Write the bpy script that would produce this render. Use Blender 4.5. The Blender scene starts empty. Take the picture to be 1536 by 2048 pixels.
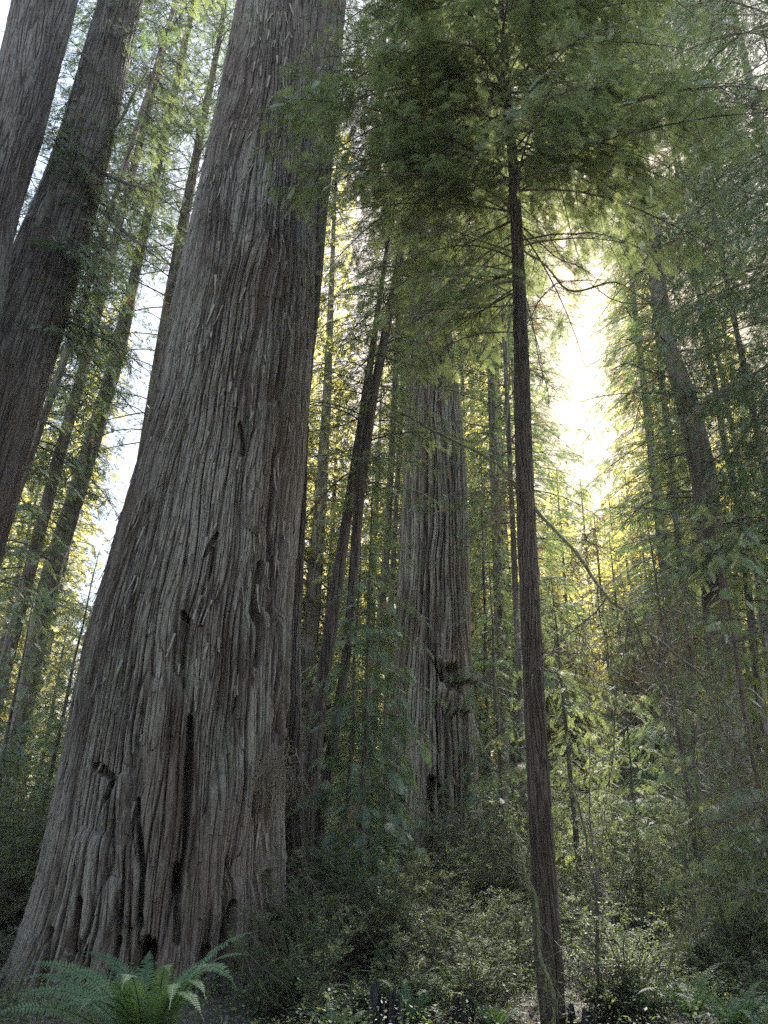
import bpy, math, time
import numpy as np
T0 = time.time()
PI = math.pi
rad = math.radians
scn = bpy.context.scene

# ------------------------------------------------------------------ camera
F_PX, PITCH, ROLL = 1547.0, rad(24.5), rad(1.5)
CAM = np.array([0.0, 0.0, 1.6])
Fw = np.array([0, math.cos(PITCH), math.sin(PITCH)])
R0 = np.array([1.0, 0, 0]); U0 = np.array([0, -math.sin(PITCH), math.cos(PITCH)])
Rt = math.cos(ROLL)*R0 + math.sin(ROLL)*U0
Up = math.cos(ROLL)*U0 - math.sin(ROLL)*R0
import mathutils
cam_d = bpy.data.cameras.new('camera'); cam = bpy.data.objects.new('camera', cam_d)
scn.collection.objects.link(cam); scn.camera = cam
M = mathutils.Matrix(((Rt[0], Up[0], -Fw[0], CAM[0]), (Rt[1], Up[1], -Fw[1], CAM[1]), (Rt[2], Up[2], -Fw[2], CAM[2]), (0, 0, 0, 1)))
cam.matrix_world = M
cam_d.sensor_fit = 'VERTICAL'; cam_d.sensor_height = 36.0; cam_d.lens = F_PX/2048*36.0
cam_d.clip_start = 0.05; cam_d.clip_end = 2000

def at(px, py, Y):
    d = Fw + Rt*((px-768)/F_PX) + Up*((1024-py)/F_PX)
    return CAM + d*(Y/d[1])
def proj(P):
    v = P - CAM
    dz = v@Fw
    return 768 + F_PX*(v@Rt)/dz, 1024 - F_PX*(v@Up)/dz, dz

# ------------------------------------------------------------------ world, sun
d_s = Fw + Rt*((1182-768)/F_PX) + Up*((1024-640)/F_PX); d_s /= np.linalg.norm(d_s)
SUN_EL = math.asin(d_s[2]); SUN_AZ = math.atan2(d_s[0], d_s[1])
w = bpy.data.worlds.new("World"); scn.world = w; w.use_nodes = True
nt = w.node_tree; bg = nt.nodes['Background']
sky = nt.nodes.new('ShaderNodeTexSky'); sky.sky_type = 'NISHITA'; sky.sun_disc = False
sky.sun_elevation = SUN_EL; sky.sun_rotation = SUN_AZ
sky.air_density = 1.0; sky.dust_density = 1.5; sky.ozone_density = 1.0
wm = nt.nodes.new('ShaderNodeMix'); wm.data_type = 'RGBA'; wm.blend_type = 'MULTIPLY'; wm.inputs[0].default_value = 1; wm.inputs[7].default_value = (1, .92, .80, 1)
nt.links.new(sky.outputs[0], wm.inputs[6]); nt.links.new(wm.outputs[2], bg.inputs[0]); bg.inputs[1].default_value = 0.15
sl = bpy.data.lights.new('sun', 'SUN'); sl.energy = 5.0; sl.angle = rad(0.6); sl.color = (1, .95, .86)
so = bpy.data.objects.new('sun', sl); scn.collection.objects.link(so)
so.rotation_euler = mathutils.Vector((-d_s[0], -d_s[1], -d_s[2])).to_track_quat('-Z', 'Y').to_euler()
scn.view_settings.view_transform = 'Standard'; scn.view_settings.look = 'None'
scn.view_settings.gamma = 1.0; scn.view_settings.exposure = 3.3
scn.cycles.use_denoising = False; scn.cycles.denoising_prefilter = 'ACCURATE'; scn.cycles.denoising_input_passes = 'RGB_ALBEDO_NORMAL'; scn.cycles.use_adaptive_sampling = False
scn.cycles.max_bounces = 8; scn.cycles.diffuse_bounces = 4; scn.cycles.transmission_bounces = 4
scn.cycles.volume_bounces = 1; scn.cycles.transparent_max_bounces = 8
scn.cycles.sample_clamp_indirect = 0.16; scn.cycles.sample_clamp_direct = 0.16

# ------------------------------------------------------------------ noise
_r = np.random.default_rng(11)
_perm = _r.permutation(256).astype(np.int32); _perm = np.concatenate([_perm]*3)
_g = _r.normal(size=(256, 3)).astype(np.float32); _g /= np.linalg.norm(_g, axis=1)[:, None]
def noise(x, y, z):
    x, y, z = [np.asarray(a, np.float32) for a in np.broadcast_arrays(x, y, z)]
    xi = np.floor(x).astype(np.int32); yi = np.floor(y).astype(np.int32); zi = np.floor(z).astype(np.int32)
    fx = x-xi; fy = y-yi; fz = z-zi
    u = fx*fx*fx*(fx*(fx*6-15)+10); v = fy*fy*fy*(fy*(fy*6-15)+10); w_ = fz*fz*fz*(fz*(fz*6-15)+10)
    xi &= 255; yi &= 255; zi &= 255
    out = 0
    for dx in (0, 1):
        a = _perm[xi+dx]; wx = u if dx else 1-u
        for dy in (0, 1):
            b = _perm[a+((yi+dy) & 255)]; wy = wx*(v if dy else 1-v)
            for dz in (0, 1):
                g = _g[_perm[b+((zi+dz) & 255)]]
                out = out + wy*(w_ if dz else 1-w_)*(g[..., 0]*(fx-dx)+g[..., 1]*(fy-dy)+g[..., 2]*(fz-dz))
    return out*1.5
def sstep(a, b, x):
    t = np.clip((x-a)/(b-a), 0, 1); return t*t*(3-2*t)

# ------------------------------------------------------------------ ground height
def gz(x, y):
    x = np.asarray(x, float); y = np.asarray(y, float)
    h = 0.075*np.clip(y-12, 0, 20) + 0.01*np.clip(y-32, 0, 200)
    h = h + 0.14*np.sin(x*0.9+y*0.5)*np.cos(y*0.7-x*0.3) + 0.10*np.sin(x*2.1-y*1.3)
    h = h + 0.05*np.clip(-y-2, 0, 6)
    return h

# ------------------------------------------------------------------ materials
MATS = {}
def nodes(name):
    m = bpy.data.materials.new(name); m.use_nodes = True; MATS[name] = m
    return m, m.node_tree.nodes, m.node_tree.links, m.node_tree.nodes['Principled BSDF']
def N(ns, t, **kw):
    n = ns.new(t)
    for k, v in kw.items():
        if k.startswith('i_'): n.inputs[int(k[2:]) if k[2:].isdigit() else k[2:].replace('_', ' ')].default_value = v
        else: setattr(n, k, v)
    return n
def mixc(ns, ln, fac, a, b):
    n = ns.new('ShaderNodeMix'); n.data_type = 'RGBA'
    for sock, val in ((n.inputs[0], fac), (n.inputs[6], a), (n.inputs[7], b)):
        if hasattr(val, 'links'): ln.new(val, sock)
        else: sock.default_value = (*val, 1) if isinstance(val, tuple) else val
    return n.outputs[2]
def ramp(ns, ln, src, a, b):
    n = ns.new('ShaderNodeMapRange'); n.inputs[1].default_value = a; n.inputs[2].default_value = b
    n.interpolation_type = 'SMOOTHSTEP'; ln.new(src, n.inputs[0]); return n.outputs[0]
def tex(ns, ln, scale, vec3, detail=6, rough=.6, dist=0.0, coord='Object'):
    tc = ns.new('ShaderNodeTexCoord'); mp = ns.new('ShaderNodeMapping')
    mp.inputs['Scale'].default_value = vec3; ln.new(tc.outputs[coord], mp.inputs[0])
    n = ns.new('ShaderNodeTexNoise'); n.inputs['Scale'].default_value = scale
    n.inputs['Detail'].default_value = detail; n.inputs['Roughness'].default_value = rough
    n.inputs['Distortion'].default_value = dist
    ln.new(mp.outputs[0], n.inputs['Vector']); return n.outputs[0]

def bark_mat(name, ridge, furrow, lichen=(0.20, 0.22, 0.17), lich_amt=.62, bump=.5, attr=True, fs=(14, 14, 1.1)):
    m, ns, ln, p = nodes(name)
    f1 = tex(ns, ln, 1.0, (fs[0]*3, fs[1]*3, fs[2]*3), 8, .7, .6)
    f2 = tex(ns, ln, 1.0, fs, 5, .6, .3)
    if attr:
        at_ = ns.new('ShaderNodeAttribute'); at_.attribute_name = 'ridge'; h = at_.outputs['Fac']
    else: h = ramp(ns, ln, f2, .38, .58)
    var = ramp(ns, ln, f1, .3, .7)
    rr = mixc(ns, ln, var, tuple(c*.6 for c in ridge), tuple(min(1, c*1.35) for c in ridge))
    ff = mixc(ns, ln, var, tuple(c*.6 for c in furrow), furrow)
    hm = ns.new('ShaderNodeMath'); hm.operation = 'ADD'; ln.new(h, hm.inputs[0])
    sub = ns.new('ShaderNodeMath'); sub.operation = 'MULTIPLY_ADD'; ln.new(f2, sub.inputs[0]); sub.inputs[1].default_value = 1.4; sub.inputs[2].default_value = -.7
    ln.new(sub.outputs[0], hm.inputs[1])
    col = mixc(ns, ln, ramp(ns, ln, hm.outputs[0], -.1, 1.1), ff, rr)
    big = tex(ns, ln, 1.0, (.55, .55, .3), 3, .5)
    col2 = mixc(ns, ln, ramp(ns, ln, big, .47, .60), col, mixc(ns, ln, .45, col, tuple(c*1.5 for c in furrow)))
    lm = tex(ns, ln, 1.0, (2.2, 2.2, .8), 9, .75)
    col3 = mixc(ns, ln, ramp(ns, ln, lm, lich_amt-.08, lich_amt+.14), col2, mixc(ns, ln, .5, col2, lichen))
    ln.new(col3, p.inputs['Base Color']); p.inputs['Roughness'].default_value = .9
    p.inputs['Specular IOR Level'].default_value = .25
    bp = ns.new('ShaderNodeBump'); bp.inputs['Strength'].default_value = bump; bp.inputs['Distance'].default_value = .02
    ad = ns.new('ShaderNodeMath'); ad.operation = 'ADD'; ln.new(f1, ad.inputs[0]); ln.new(f2, ad.inputs[1])
    ln.new(ad.outputs[0], bp.inputs['Height']); ln.new(bp.outputs[0], p.inputs['Normal'])
    return m
bark_mat('bark_hero', (.168, .140, .115), (.052, .032, .023), lichen=(.15, .155, .105), lich_amt=.57, bump=1.0, fs=(20, 20, 1.6))
bark_mat('bark_grey', (.120, .100, .085), (.050, .034, .026), bump=.9, fs=(14, 14, 1.0))
bark_mat('bark_giant', (.21, .168, .132), (.075, .05, .036), lich_amt=.55, bump=.8, fs=(12, 12, .8))
bark_mat('bark_red', (.082, .055, .040), (.036, .023, .016), lich_amt=.66, bump=.8, fs=(26, 26, 2.2))
bark_mat('bark_dark', (.075, .055, .043), (.04, .026, .02), lich_amt=.6, bump=.6, attr=False, fs=(14, 14, 1.2))
bark_mat('bark_far', (.13, .105, .085), (.06, .04, .03), bump=.5, attr=False, fs=(8, 8, .8))
bark_mat('char', (.018, .016, .015), (.008, .007, .007), lich_amt=.75, bump=.8, attr=False, fs=(20, 20, 3))
bark_mat('twig', (.085, .068, .050), (.05, .038, .028), bump=.2, attr=False)
bark_mat('moss_limb', (.10, .094, .050), (.05, .042, .028), lichen=(.17, .18, .07), lich_amt=.5, bump=.5, attr=False, fs=(20, 20, 20))
bark_mat('dead_wood', (.20, .17, .14), (.10, .08, .06), bump=.4, attr=False, fs=(20, 20, 8))

def leaf_mat(name, dark, light, trans, tfac=.4, rough=.45, spec=.5, warm=None):
    m, ns, ln, p = nodes(name)
    a = ns.new('ShaderNodeAttribute'); a.attribute_name = 'tint'
    col = mixc(ns, ln, a.outputs['Fac'], dark, light)
    tr = mixc(ns, ln, a.outputs['Fac'], tuple(c*.75 for c in trans), trans)
    if warm:
        tcol = ramp(ns, ln, a.outputs['Fac'], .93, .97)
        col = mixc(ns, ln, tcol, col, warm); tr = mixc(ns, ln, tcol, tr, warm)
    ln.new(col, p.inputs['Base Color']); p.inputs['Roughness'].default_value = rough
    p.inputs['Specular IOR Level'].default_value = spec
    t = ns.new('ShaderNodeBsdfTranslucent'); ln.new(tr, t.inputs[0])
    mx = ns.new('ShaderNodeMixShader'); mx.inputs[0].default_value = tfac
    out = ns['Material Output']
    ln.new(p.outputs[0], mx.inputs[1]); ln.new(t.outputs[0], mx.inputs[2]); ln.new(mx.outputs[0], out.inputs[0])
    return m
leaf_mat('needles', (.028, .052, .028), (.068, .105, .046), (.12, .17, .055), tfac=.30, warm=(.20, .11, .05))
leaf_mat('needles_young', (.055, .082, .030), (.13, .160, .055), (.18, .21, .07), tfac=.34)
leaf_mat('needles_far', (.032, .055, .028), (.08, .11, .042), (.42, .38, .10), tfac=.42, rough=.55)
leaf_mat('shrub_leaf', (.026, .042, .018), (.065, .090, .036), (.20, .25, .06), tfac=.3, rough=.46, spec=.4, warm=(.12, .06, .04))
leaf_mat('fern_leaf', (.028, .058, .026), (.060, .098, .044), (.10, .16, .04), tfac=.3, rough=.62, spec=.25)
leaf_mat('fern_dry', (.13, .07, .035), (.20, .11, .06), (.22, .12, .05), tfac=.3, rough=.7)
leaf_mat('litter', (.028, .019, .013), (.075, .048, .03), (.1, .07, .04), tfac=.15, rough=.8)
leaf_mat('dead_twigs', (.075, .05, .03), (.16, .12, .065), (.3, .22, .09), tfac=.3, rough=.8)
leaf_mat('moss_hang', (.13, .14, .05), (.20, .20, .07), (.4, .4, .12), tfac=.45, rough=.8)
bark_mat('bark_shred', (.17, .14, .12), (.10, .07, .05), bump=.4, attr=False, fs=(30, 30, 3))
m, ns, ln, p = nodes('soil')
c1 = tex(ns, ln, 1.0, (6, 6, 6), 9, .75)
c2 = tex(ns, ln, 1.0, (.6, .6, .6), 5, .6)
col = mixc(ns, ln, ramp(ns, ln, c1, .35, .65), (.018, .013, .009), (.055, .038, .024))
col = mixc(ns, ln, ramp(ns, ln, c2, .5, .65), col, (.035, .045, .018))
ln.new(col, p.inputs['Base Color']); p.inputs['Roughness'].default_value = .95
bp = ns.new('ShaderNodeBump'); bp.inputs['Distance'].default_value = .05; ln.new(c1, bp.inputs['Height']); ln.new(bp.outputs[0], p.inputs['Normal'])

# ------------------------------------------------------------------ mesh building
class MB:
    def __init__(s): s.v = []; s.q = []; s.t = []; s.m = []; s.n = 0; s.mats = []
    def mi(s, mat):
        if mat not in s.mats: s.mats.append(mat)
        return s.mats.index(mat)
    def add(s, verts, quads, mat, tint=0.5):
        verts = np.asarray(verts, np.float32).reshape(-1, 3)
        s.v.append(verts); s.q.append(np.asarray(quads, np.int32).reshape(-1, 4)+s.n)
        t = np.empty(len(verts), np.float32); t[:] = tint; s.t.append(t)
        s.m.append(np.full(len(s.q[-1]), s.mi(mat), np.int32)); s.n += len(verts)
    def quads(s, Q, mat, tint=0.5):      # Q (n,4,3)
        n = len(Q)
        if n: s.add(Q.reshape(-1, 3), np.arange(n*4).reshape(n, 4), mat, tint)
    def tube(s, pts, rr, mat, sides=5, tint=.5, cap=False, jag=0):
        pts = np.asarray(pts, float); n = len(pts); rr = np.broadcast_to(rr, n)
        tg = np.gradient(pts, axis=0); tg /= np.linalg.norm(tg, axis=1)[:, None]+1e-9
        ref = np.array([0.31, 0.17, 1.0]) if abs(tg[:, 2]).mean() < .8 else np.array([1.0, .2, 0.1])
        a = np.cross(tg, ref); a /= np.linalg.norm(a, axis=1)[:, None]+1e-9
        b = np.cross(tg, a)
        th = np.arange(sides)*2*PI/sides
        v = pts[:, None]+rr[:, None, None]*(a[:, None]*np.cos(th)[None, :, None]+b[:, None]*np.sin(th)[None, :, None])
        if jag: v = v + jag*rr[:, None, None]*noise(v[..., 0]*9, v[..., 1]*9, v[..., 2]*9)[..., None]*a[:, None]
        i = np.arange(n-1)[:, None]*sides+np.arange(sides)[None]; j = np.arange(n-1)[:, None]*sides+(np.arange(sides)+1) % sides
        s.add(v, np.stack([i, j, j+sides, i+sides], -1), mat, tint)
    def sticks(s, A, B, ra, rb, mat, tint=.5):   # many straight 3-sided twigs
        A = np.asarray(A, float); B = np.asarray(B, float); n = len(A)
        if not n: return
        d = B-A; d /= np.linalg.norm(d, axis=1)[:, None]+1e-9
        a = np.cross(d, np.array([.3, .2, 1.0])); a /= np.linalg.norm(a, axis=1)[:, None]+1e-9; b = np.cross(d, a)
        V = np.empty((n, 6, 3))
        for k in range(3):
            o = a*math.cos(k*2.094)+b*math.sin(k*2.094)
            V[:, k] = A+o*np.reshape(ra, (-1, 1)); V[:, k+3] = B+o*np.reshape(rb, (-1, 1))
        f = np.array([[0, 1, 4, 3], [1, 2, 5, 4], [2, 0, 3, 5]])
        s.add(V, (np.arange(n)[:, None, None]*6+f[None]), mat, tint)
    def build(s, name, parent=None, smooth=False, extra=None, pad=True):
        me = bpy.data.meshes.new(name)
        if s.n:
            V = np.concatenate(s.v); Q = np.concatenate(s.q); Tn = np.concatenate(s.t); Mi = np.concatenate(s.m)
            me.vertices.add(len(V)); me.vertices.foreach_set('co', V.ravel())
            me.loops.add(Q.size); me.loops.foreach_set('vertex_index', Q.ravel().astype(np.int32))
            me.polygons.add(len(Q)); me.polygons.foreach_set('loop_start', np.arange(0, Q.size, 4, dtype=np.int32))
            for m_ in s.mats: me.materials.append(MATS[m_])
            me.polygons.foreach_set('material_index', Mi)
            me.polygons.foreach_set('use_smooth', np.full(len(Q), smooth))
            me.update(calc_edges=True)
            at_ = me.attributes.new('tint', 'FLOAT', 'POINT'); at_.data.foreach_set('value', Tn)
            if extra is not None:
                e = np.full(len(V), .6, np.float32); e[:extra.size] = extra.ravel(); at_ = me.attributes.new('ridge', 'FLOAT', 'POINT'); at_.data.foreach_set('value', e)
        o = bpy.data.objects.new(name, me); scn.collection.objects.link(o)
        if parent is not None: o.parent = parent
        return o
def tag(o, label=None, cat=None, group=None, kind=None):
    if label: o['label'] = label
    if cat: o['category'] = cat
    if group: o['group'] = group
    if kind: o['kind'] = kind
    return o
def thing(name, label, cat, loc=(0, 0, 0), group=None, rz=0):
    o = bpy.data.objects.new(name, None); scn.collection.objects.link(o); o.location = loc; o.rotation_euler = (0, 0, rz)
    o.empty_display_size = .1
    return tag(o, label, cat, group)
def dup(root, loc, rz=0, sc=1.0, label=None):
    r = root.copy(); scn.collection.objects.link(r); r.location = loc; r.rotation_euler = (0, 0, rz); r.scale = (sc, sc, sc)
    if label: r['label'] = label
    for ch in list(root.children):
        c = ch.copy(); scn.collection.objects.link(c); c.parent = r
        for g in list(ch.children):
            d = g.copy(); scn.collection.objects.link(d); d.parent = c
    return r
# every thing is built in world coordinates, then its root is set at its base
def rebase(root, base):
    base = np.asarray(base, float)
    root.location = base
    for ch in root.children:
        if ch.type == 'MESH':
            ch.data.transform(mathutils.Matrix.Translation(-mathutils.Vector(base)))
            for g in ch.children:
                if g.type == 'MESH': g.data.transform(mathutils.Matrix.Translation(-mathutils.Vector(base)))

# ------------------------------------------------------------------ foliage
def rhomb(p, d, l, w_, nrm):
    lat = np.cross(nrm, d); return [p, p+d*l*.45+lat*w_*.5, p+d*l, p+d*l*.45-lat*w_*.5]
def make_spray(kind, seed):
    r = np.random.default_rng(seed); Q = []
    X = np.array([1., 0, 0]); Z = np.array([0, 0, 1.])
    def rot(a): return np.array([math.cos(a), math.sin(a), 0])
    if kind == 'far':
        for k in range(3):
            for sd in (-1, 1):
                t = .1+.27*k; d = rot(sd*rad(42+r.uniform(-8, 8))); Q.append(rhomb(X*t, d, .40*(1-t*.5), .14, Z))
        Q.append(rhomb(X*.5, X, .5, .10, Z)); Q.append(rhomb(X*.05, X, .5, .05, Z))
    elif kind == 'mid':
        for k in range(8):
            for sd in (-1, 1):
                t = .04+.115*k; d = rot(sd*rad(46+r.uniform(-12, 12))); d = d+Z*r.uniform(-.12, .08)
                Q.append(rhomb(X*(t+.03*sd), d, .30*(1-t*.55)*r.uniform(.6, 1.3), .062, Z))
        Q.append(rhomb(X*.75, X, .3, .045, Z))
    else:   # near: side twigs with pairs of leaflets
        Q.append(rhomb(X*0, X, 1.0, .014, Z))
        for k in range(8):
            for sd in (-1, 1):
                t = .05+.11*k+.03*sd; d = rot(sd*rad(50+r.uniform(-8, 8)))+Z*r.uniform(-.12, .06)
                L = .33*(1-t*.6)*r.uniform(.6, 1.25); p = X*t
                nl = 4 if L > .2 else 3
                for j in range(nl):
                    for s2 in (-1, 1):
                        a = math.atan2(d[1], d[0])+s2*rad(48)
                        Q.append(rhomb(p+d*L*(j+.4)/nl, rot(a)+Z*r.uniform(-.1, .1), .10, .032, Z))
                Q.append(rhomb(p, d, L*1.05, .022, Z))
    Q = np.array(Q)
    Q[..., 2] -= .18*Q[..., 0]**2+.10*Q[..., 1]**2
    return Q.astype(np.float32)
SPR = {k: [make_spray(k, i*7+3) for i in range(3)] for k in ('far', 'mid', 'near')}
def nrmz(a): return a/(np.linalg.norm(a, axis=-1, keepdims=True)+1e-9)
def stamp(mb, kind, P, D, size, rng, mat, tint=None, flat=.35):
    n = len(P)
    if not n: return
    up = nrmz(np.array([0, 0, 1.])+rng.normal(0, flat, (n, 3)))
    D = nrmz(D); lat = nrmz(np.cross(up, D)); nr = np.cross(D, lat)
    if tint is None: tint = np.clip(rng.normal(.45, .25, n), 0, 1)
    which = rng.integers(0, 3, n)
    for k in range(3):
        i = which == k
        Tm = SPR[kind][k]
        s_ = size[i][:, None, None, None]
        V = P[i][:, None, None]+s_*(Tm[None, ..., 0:1]*D[i][:, None, None]+Tm[None, ..., 1:2]*lat[i][:, None, None]+Tm[None, ..., 2:3]*nr[i][:, None, None])
        tj = np.clip(np.repeat(tint[i], len(Tm))+rng.normal(0, .16, int(i.sum())*len(Tm)), 0, 1); mb.quads(V.reshape(-1, 4, 3), mat, np.repeat(np.where(np.repeat(tint[i], len(Tm)) > .94, 1, np.minimum(tj, .92)), 4))
def branch_sprays(rng, p0, az, L, rise, droop, ssize, spacing, out, twigs, mains, bare=.12, slope=0.0, twigy=.33, hang=.25):
    """one limb: arched main axis, side twigs in its plane, sprays along each twig"""
    d = np.array([math.cos(az), math.sin(az), 0]); lat = np.array([-d[1], d[0], 0])
    wob = rng.normal(0, .06, 2)
    def P(t):
        t = np.asarray(t)[..., None]
        return p0+d*L*t+np.array([0, 0, 1.])*L*(rise*t-droop*t*t)+lat*L*(wob[0]*np.sin(t*5)+wob[1]*t*t)
    tt = np.linspace(0, 1, 8); pts = P(tt); mains.append((pts, L))
    m = max(2, int(L*(1-bare)/spacing)); t = bare+(1-bare)*(np.arange(m)+rng.random(m)*.7)/m
    for sd in (-1, 1):
        b = P(t+rng.uniform(-.02, .02, m)); tg = nrmz(P(t+.02)-P(t-.02))
        a = rad(58)+rng.normal(0, .2, m)
        dd = nrmz(tg*np.cos(a)[:, None]+sd*lat*np.sin(a)[:, None]+np.array([0, 0, -1])*rng.uniform(0, hang, m)[:, None])
        l2 = (twigy*L*(1-t)**.75*rng.uniform(.6, 1.2, m)+.5*ssize)
        twigs.append((b, b+dd*l2[:, None]-np.array([0, 0, .12])*(l2**2)[:, None]))
        k = np.maximum(1, (l2/(ssize*.42)).astype(int)); I = np.repeat(np.arange(m), k); j = np.arange(len(I))-np.repeat(np.cumsum(k)-k, k)
        u = ((j+rng.random(len(I))*.6+.15)/k[I]*l2[I])[:, None]
        q = b[I]+dd[I]*u-np.array([0, 0, .12])*u*u
        l3 = np.stack([-dd[I][:, 1], dd[I][:, 0], np.zeros(len(I))], -1)
        out.append((q, dd[I]*.75+l3*np.where(j % 2 == 0, .62, -.62)[:, None]+np.array([0, 0, -.22])+rng.normal(0, .1, (len(I), 3))))
    k = 2; out.append((P(np.array([.9, .97])), np.repeat(nrmz(pts[-1]-pts[-2])[None], k, 0)))

# openings in the canopy, as measured (px, py, half w, half h, share removed)
GAPS = [(1178, 610, 32, 75, 1), (1166, 720, 34, 60, 1), (1152, 805, 24, 36, 1), (1195, 835, 34, 16, .9), (1320, 320, 45, 30, .8), (1160, 370, 30, 30, .6),
        (1185, 500, 25, 25, .8), (195, 1110, 52, 75, 1), (255, 890, 34, 90, .95), (300, 700, 40, 120, .95), (310, 570, 45, 50, .8), (240, 970, 30, 40, .75), (160, 1170, 30, 25, .8),
        (400, 110, 35, 90, .55), (370, 330, 30, 60, .6), (230, 620, 20, 60, .4), (760, 800, 22, 60, .7), (690, 400, 20, 60, .5), (1480, 650, 20, 30, .8), (1500, 150, 40, 140, .45),
        (1270, 890, 16, 18, .8), (1440, 870, 25, 40, .5), (1390, 1240, 22, 30, .75), (1500, 1215, 24, 26, .75), (95, 320, 18, 30, .8), (10, 1270, 16, 20, .6), (800, 960, 20, 40, .6), (990,1250,12,30,.6)]
def culled(P, rng, amount=1.0):
    x, y, z = proj(P)
    keep = np.ones(len(P), bool)
    wx = 14*noise(P[:, 0]*.9, P[:, 1]*.9, P[:, 2]*.9)*2
    for gx, gy, rx, ry, pr in GAPS:
        r2 = ((x+wx-gx)/(rx+6))**2+((y-wx-gy)/(ry+6))**2
        p_ = pr*amount*np.clip((1.35-r2)/.5, 0, 1)
        keep &= rng.random(len(P)) > p_
    return keep
def crown(rng, mb, specs, kind, ssize, spacing, mat, cull=0.0, thin=0.0, tint=None, wood='twig', wr=.012, bare=.12, hang=.25, flat=.35):
    out, twigs, mains = [], [], []
    for sp in specs:
        p0, az, L, rise, droop = sp[:5]
        branch_sprays(rng, np.asarray(p0, float), az, L, rise, droop, ssize, spacing, out, twigs, mains, bare=bare, hang=hang)
    P = np.concatenate([o[0] for o in out]); D = np.concatenate([o[1] for o in out])
    keep = np.ones(len(P), bool)
    if cull: keep &= culled(P, rng, cull)
    if thin:
        nn = noise(P[:, 0]*1.3, P[:, 1]*1.3, P[:, 2]*1.6)+.5*noise(P[:, 0]*3, P[:, 1]*3, P[:, 2]*4)
        keep &= rng.random(len(P)) > np.clip(thin+nn*1.7, 0, .97)
    P, D = P[keep], D[keep]
    stamp(mb, kind, P, D, ssize*rng.uniform(.7, 1.25, len(P)), rng, mat, None if tint is None else np.clip(rng.normal(tint, .2, len(P)), 0, 1), flat)
    A = np.concatenate([t[0] for t in twigs]); B = np.concatenate([t[1] for t in twigs])
    k2 = culled(.5*(A+B), rng, cull) if cull else np.ones(len(A), bool)
    mb.sticks(A[k2], B[k2], wr*.4, wr*.12, wood)
    for pts, L in mains:
        if cull:
            ks = culled(pts[3:6], rng, cull*.8)
            if ks.sum() < 2: continue
        mb.tube(pts, np.linspace(wr*(.35+L*.35), wr*.3, len(pts)), wood, 4)
    return len(P)
def limb_specs(rng, axis, z0, z1, n, Lmax, rise=.15, droop=.45, shape='cone', az_c=None, az_w=PI, Lmin=.4, top=None):
    """axis(z) -> trunk centre; limbs from height z0 to z1"""
    top = top or z1
    sp = []
    for i in range(n):
        z = z0+(z1-z0)*((i+rng.random())/n)
        az = i*2.39996+rng.normal(0, .3) if az_c is None else az_c+rng.uniform(-az_w, az_w)
        f = (top-z)/(top-z0)
        L = Lmax*(max(f, 0)**.6 if shape == 'cone' else (.55+.45*math.sin(PI*min(1, max(0, 1-f)*.8+.1))))
        L = max(Lmin, L*rng.uniform(.55, 1.1))
        sp.append((axis(z), az, L, rise+rng.normal(0, .08), droop*rng.uniform(.6, 1.4)))
    return sp

# ------------------------------------------------------------------ trunks
def trunk_profile(ctrl, Y, z_top, taper=None, base=None):
    c = np.array(sorted(ctrl, reverse=True), float)     # bottom (large py) first
    zs, xs, rs = [], [], []
    for py, xl, xr in c:
        p = at((xl+xr)/2, py, Y); dz = (p-CAM)@Fw
        zs.append(p[2]); xs.append(p[0]); rs.append((xr-xl)/2*dz/F_PX)
    zs, xs, rs = map(np.array, (zs, xs, rs))
    g0 = float(gz(xs[0], Y))-.4 if base is None else base
    if zs[0] > g0:
        zs = np.r_[g0, zs]; k = (xs[1]-xs[0])/(zs[2]-zs[1]); xs = np.r_[xs[0]-np.clip(k, -.06, .06)*(zs[1]-g0), xs]
        rs = np.r_[rs[0]*(1+.03*(zs[1]-g0)), rs]
    if z_top > zs[-1]:
        k = (xs[-1]-xs[-2])/(zs[-1]-zs[-2]); kr = taper if taper else -(rs[1]-rs[-1])/(zs[-1]-zs[1]+1e-6)
        zs = np.r_[zs, z_top]; rs = np.r_[rs, max(rs[-1]*.25, rs[-1]-abs(kr)*(z_top-zs[-2]))]; xs = np.r_[xs, xs[-1]+k*(zs[-1]-zs[-2])]
    zf = np.linspace(zs[0], min(zs[-1], z_top), 600)
    ker = np.hanning(25); ker /= ker.sum()
    def sm(a):
        f = np.interp(zf, zs, a); fp = np.r_[2*f[0]-f[12:0:-1], f, 2*f[-1]-f[-2:-14:-1]]; return np.convolve(fp, ker, 'valid')
    xf, rf = sm(xs), sm(rs)
    rf = np.maximum(rf, .02)*np.clip((zf[-1]-zf)/(.35*(zf[-1]-zf[0])), .02, 1)**.7
    return (lambda z: np.interp(z, zf, xf)), (lambda z: np.interp(z, zf, rf)), zf[0], zf[-1]

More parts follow.
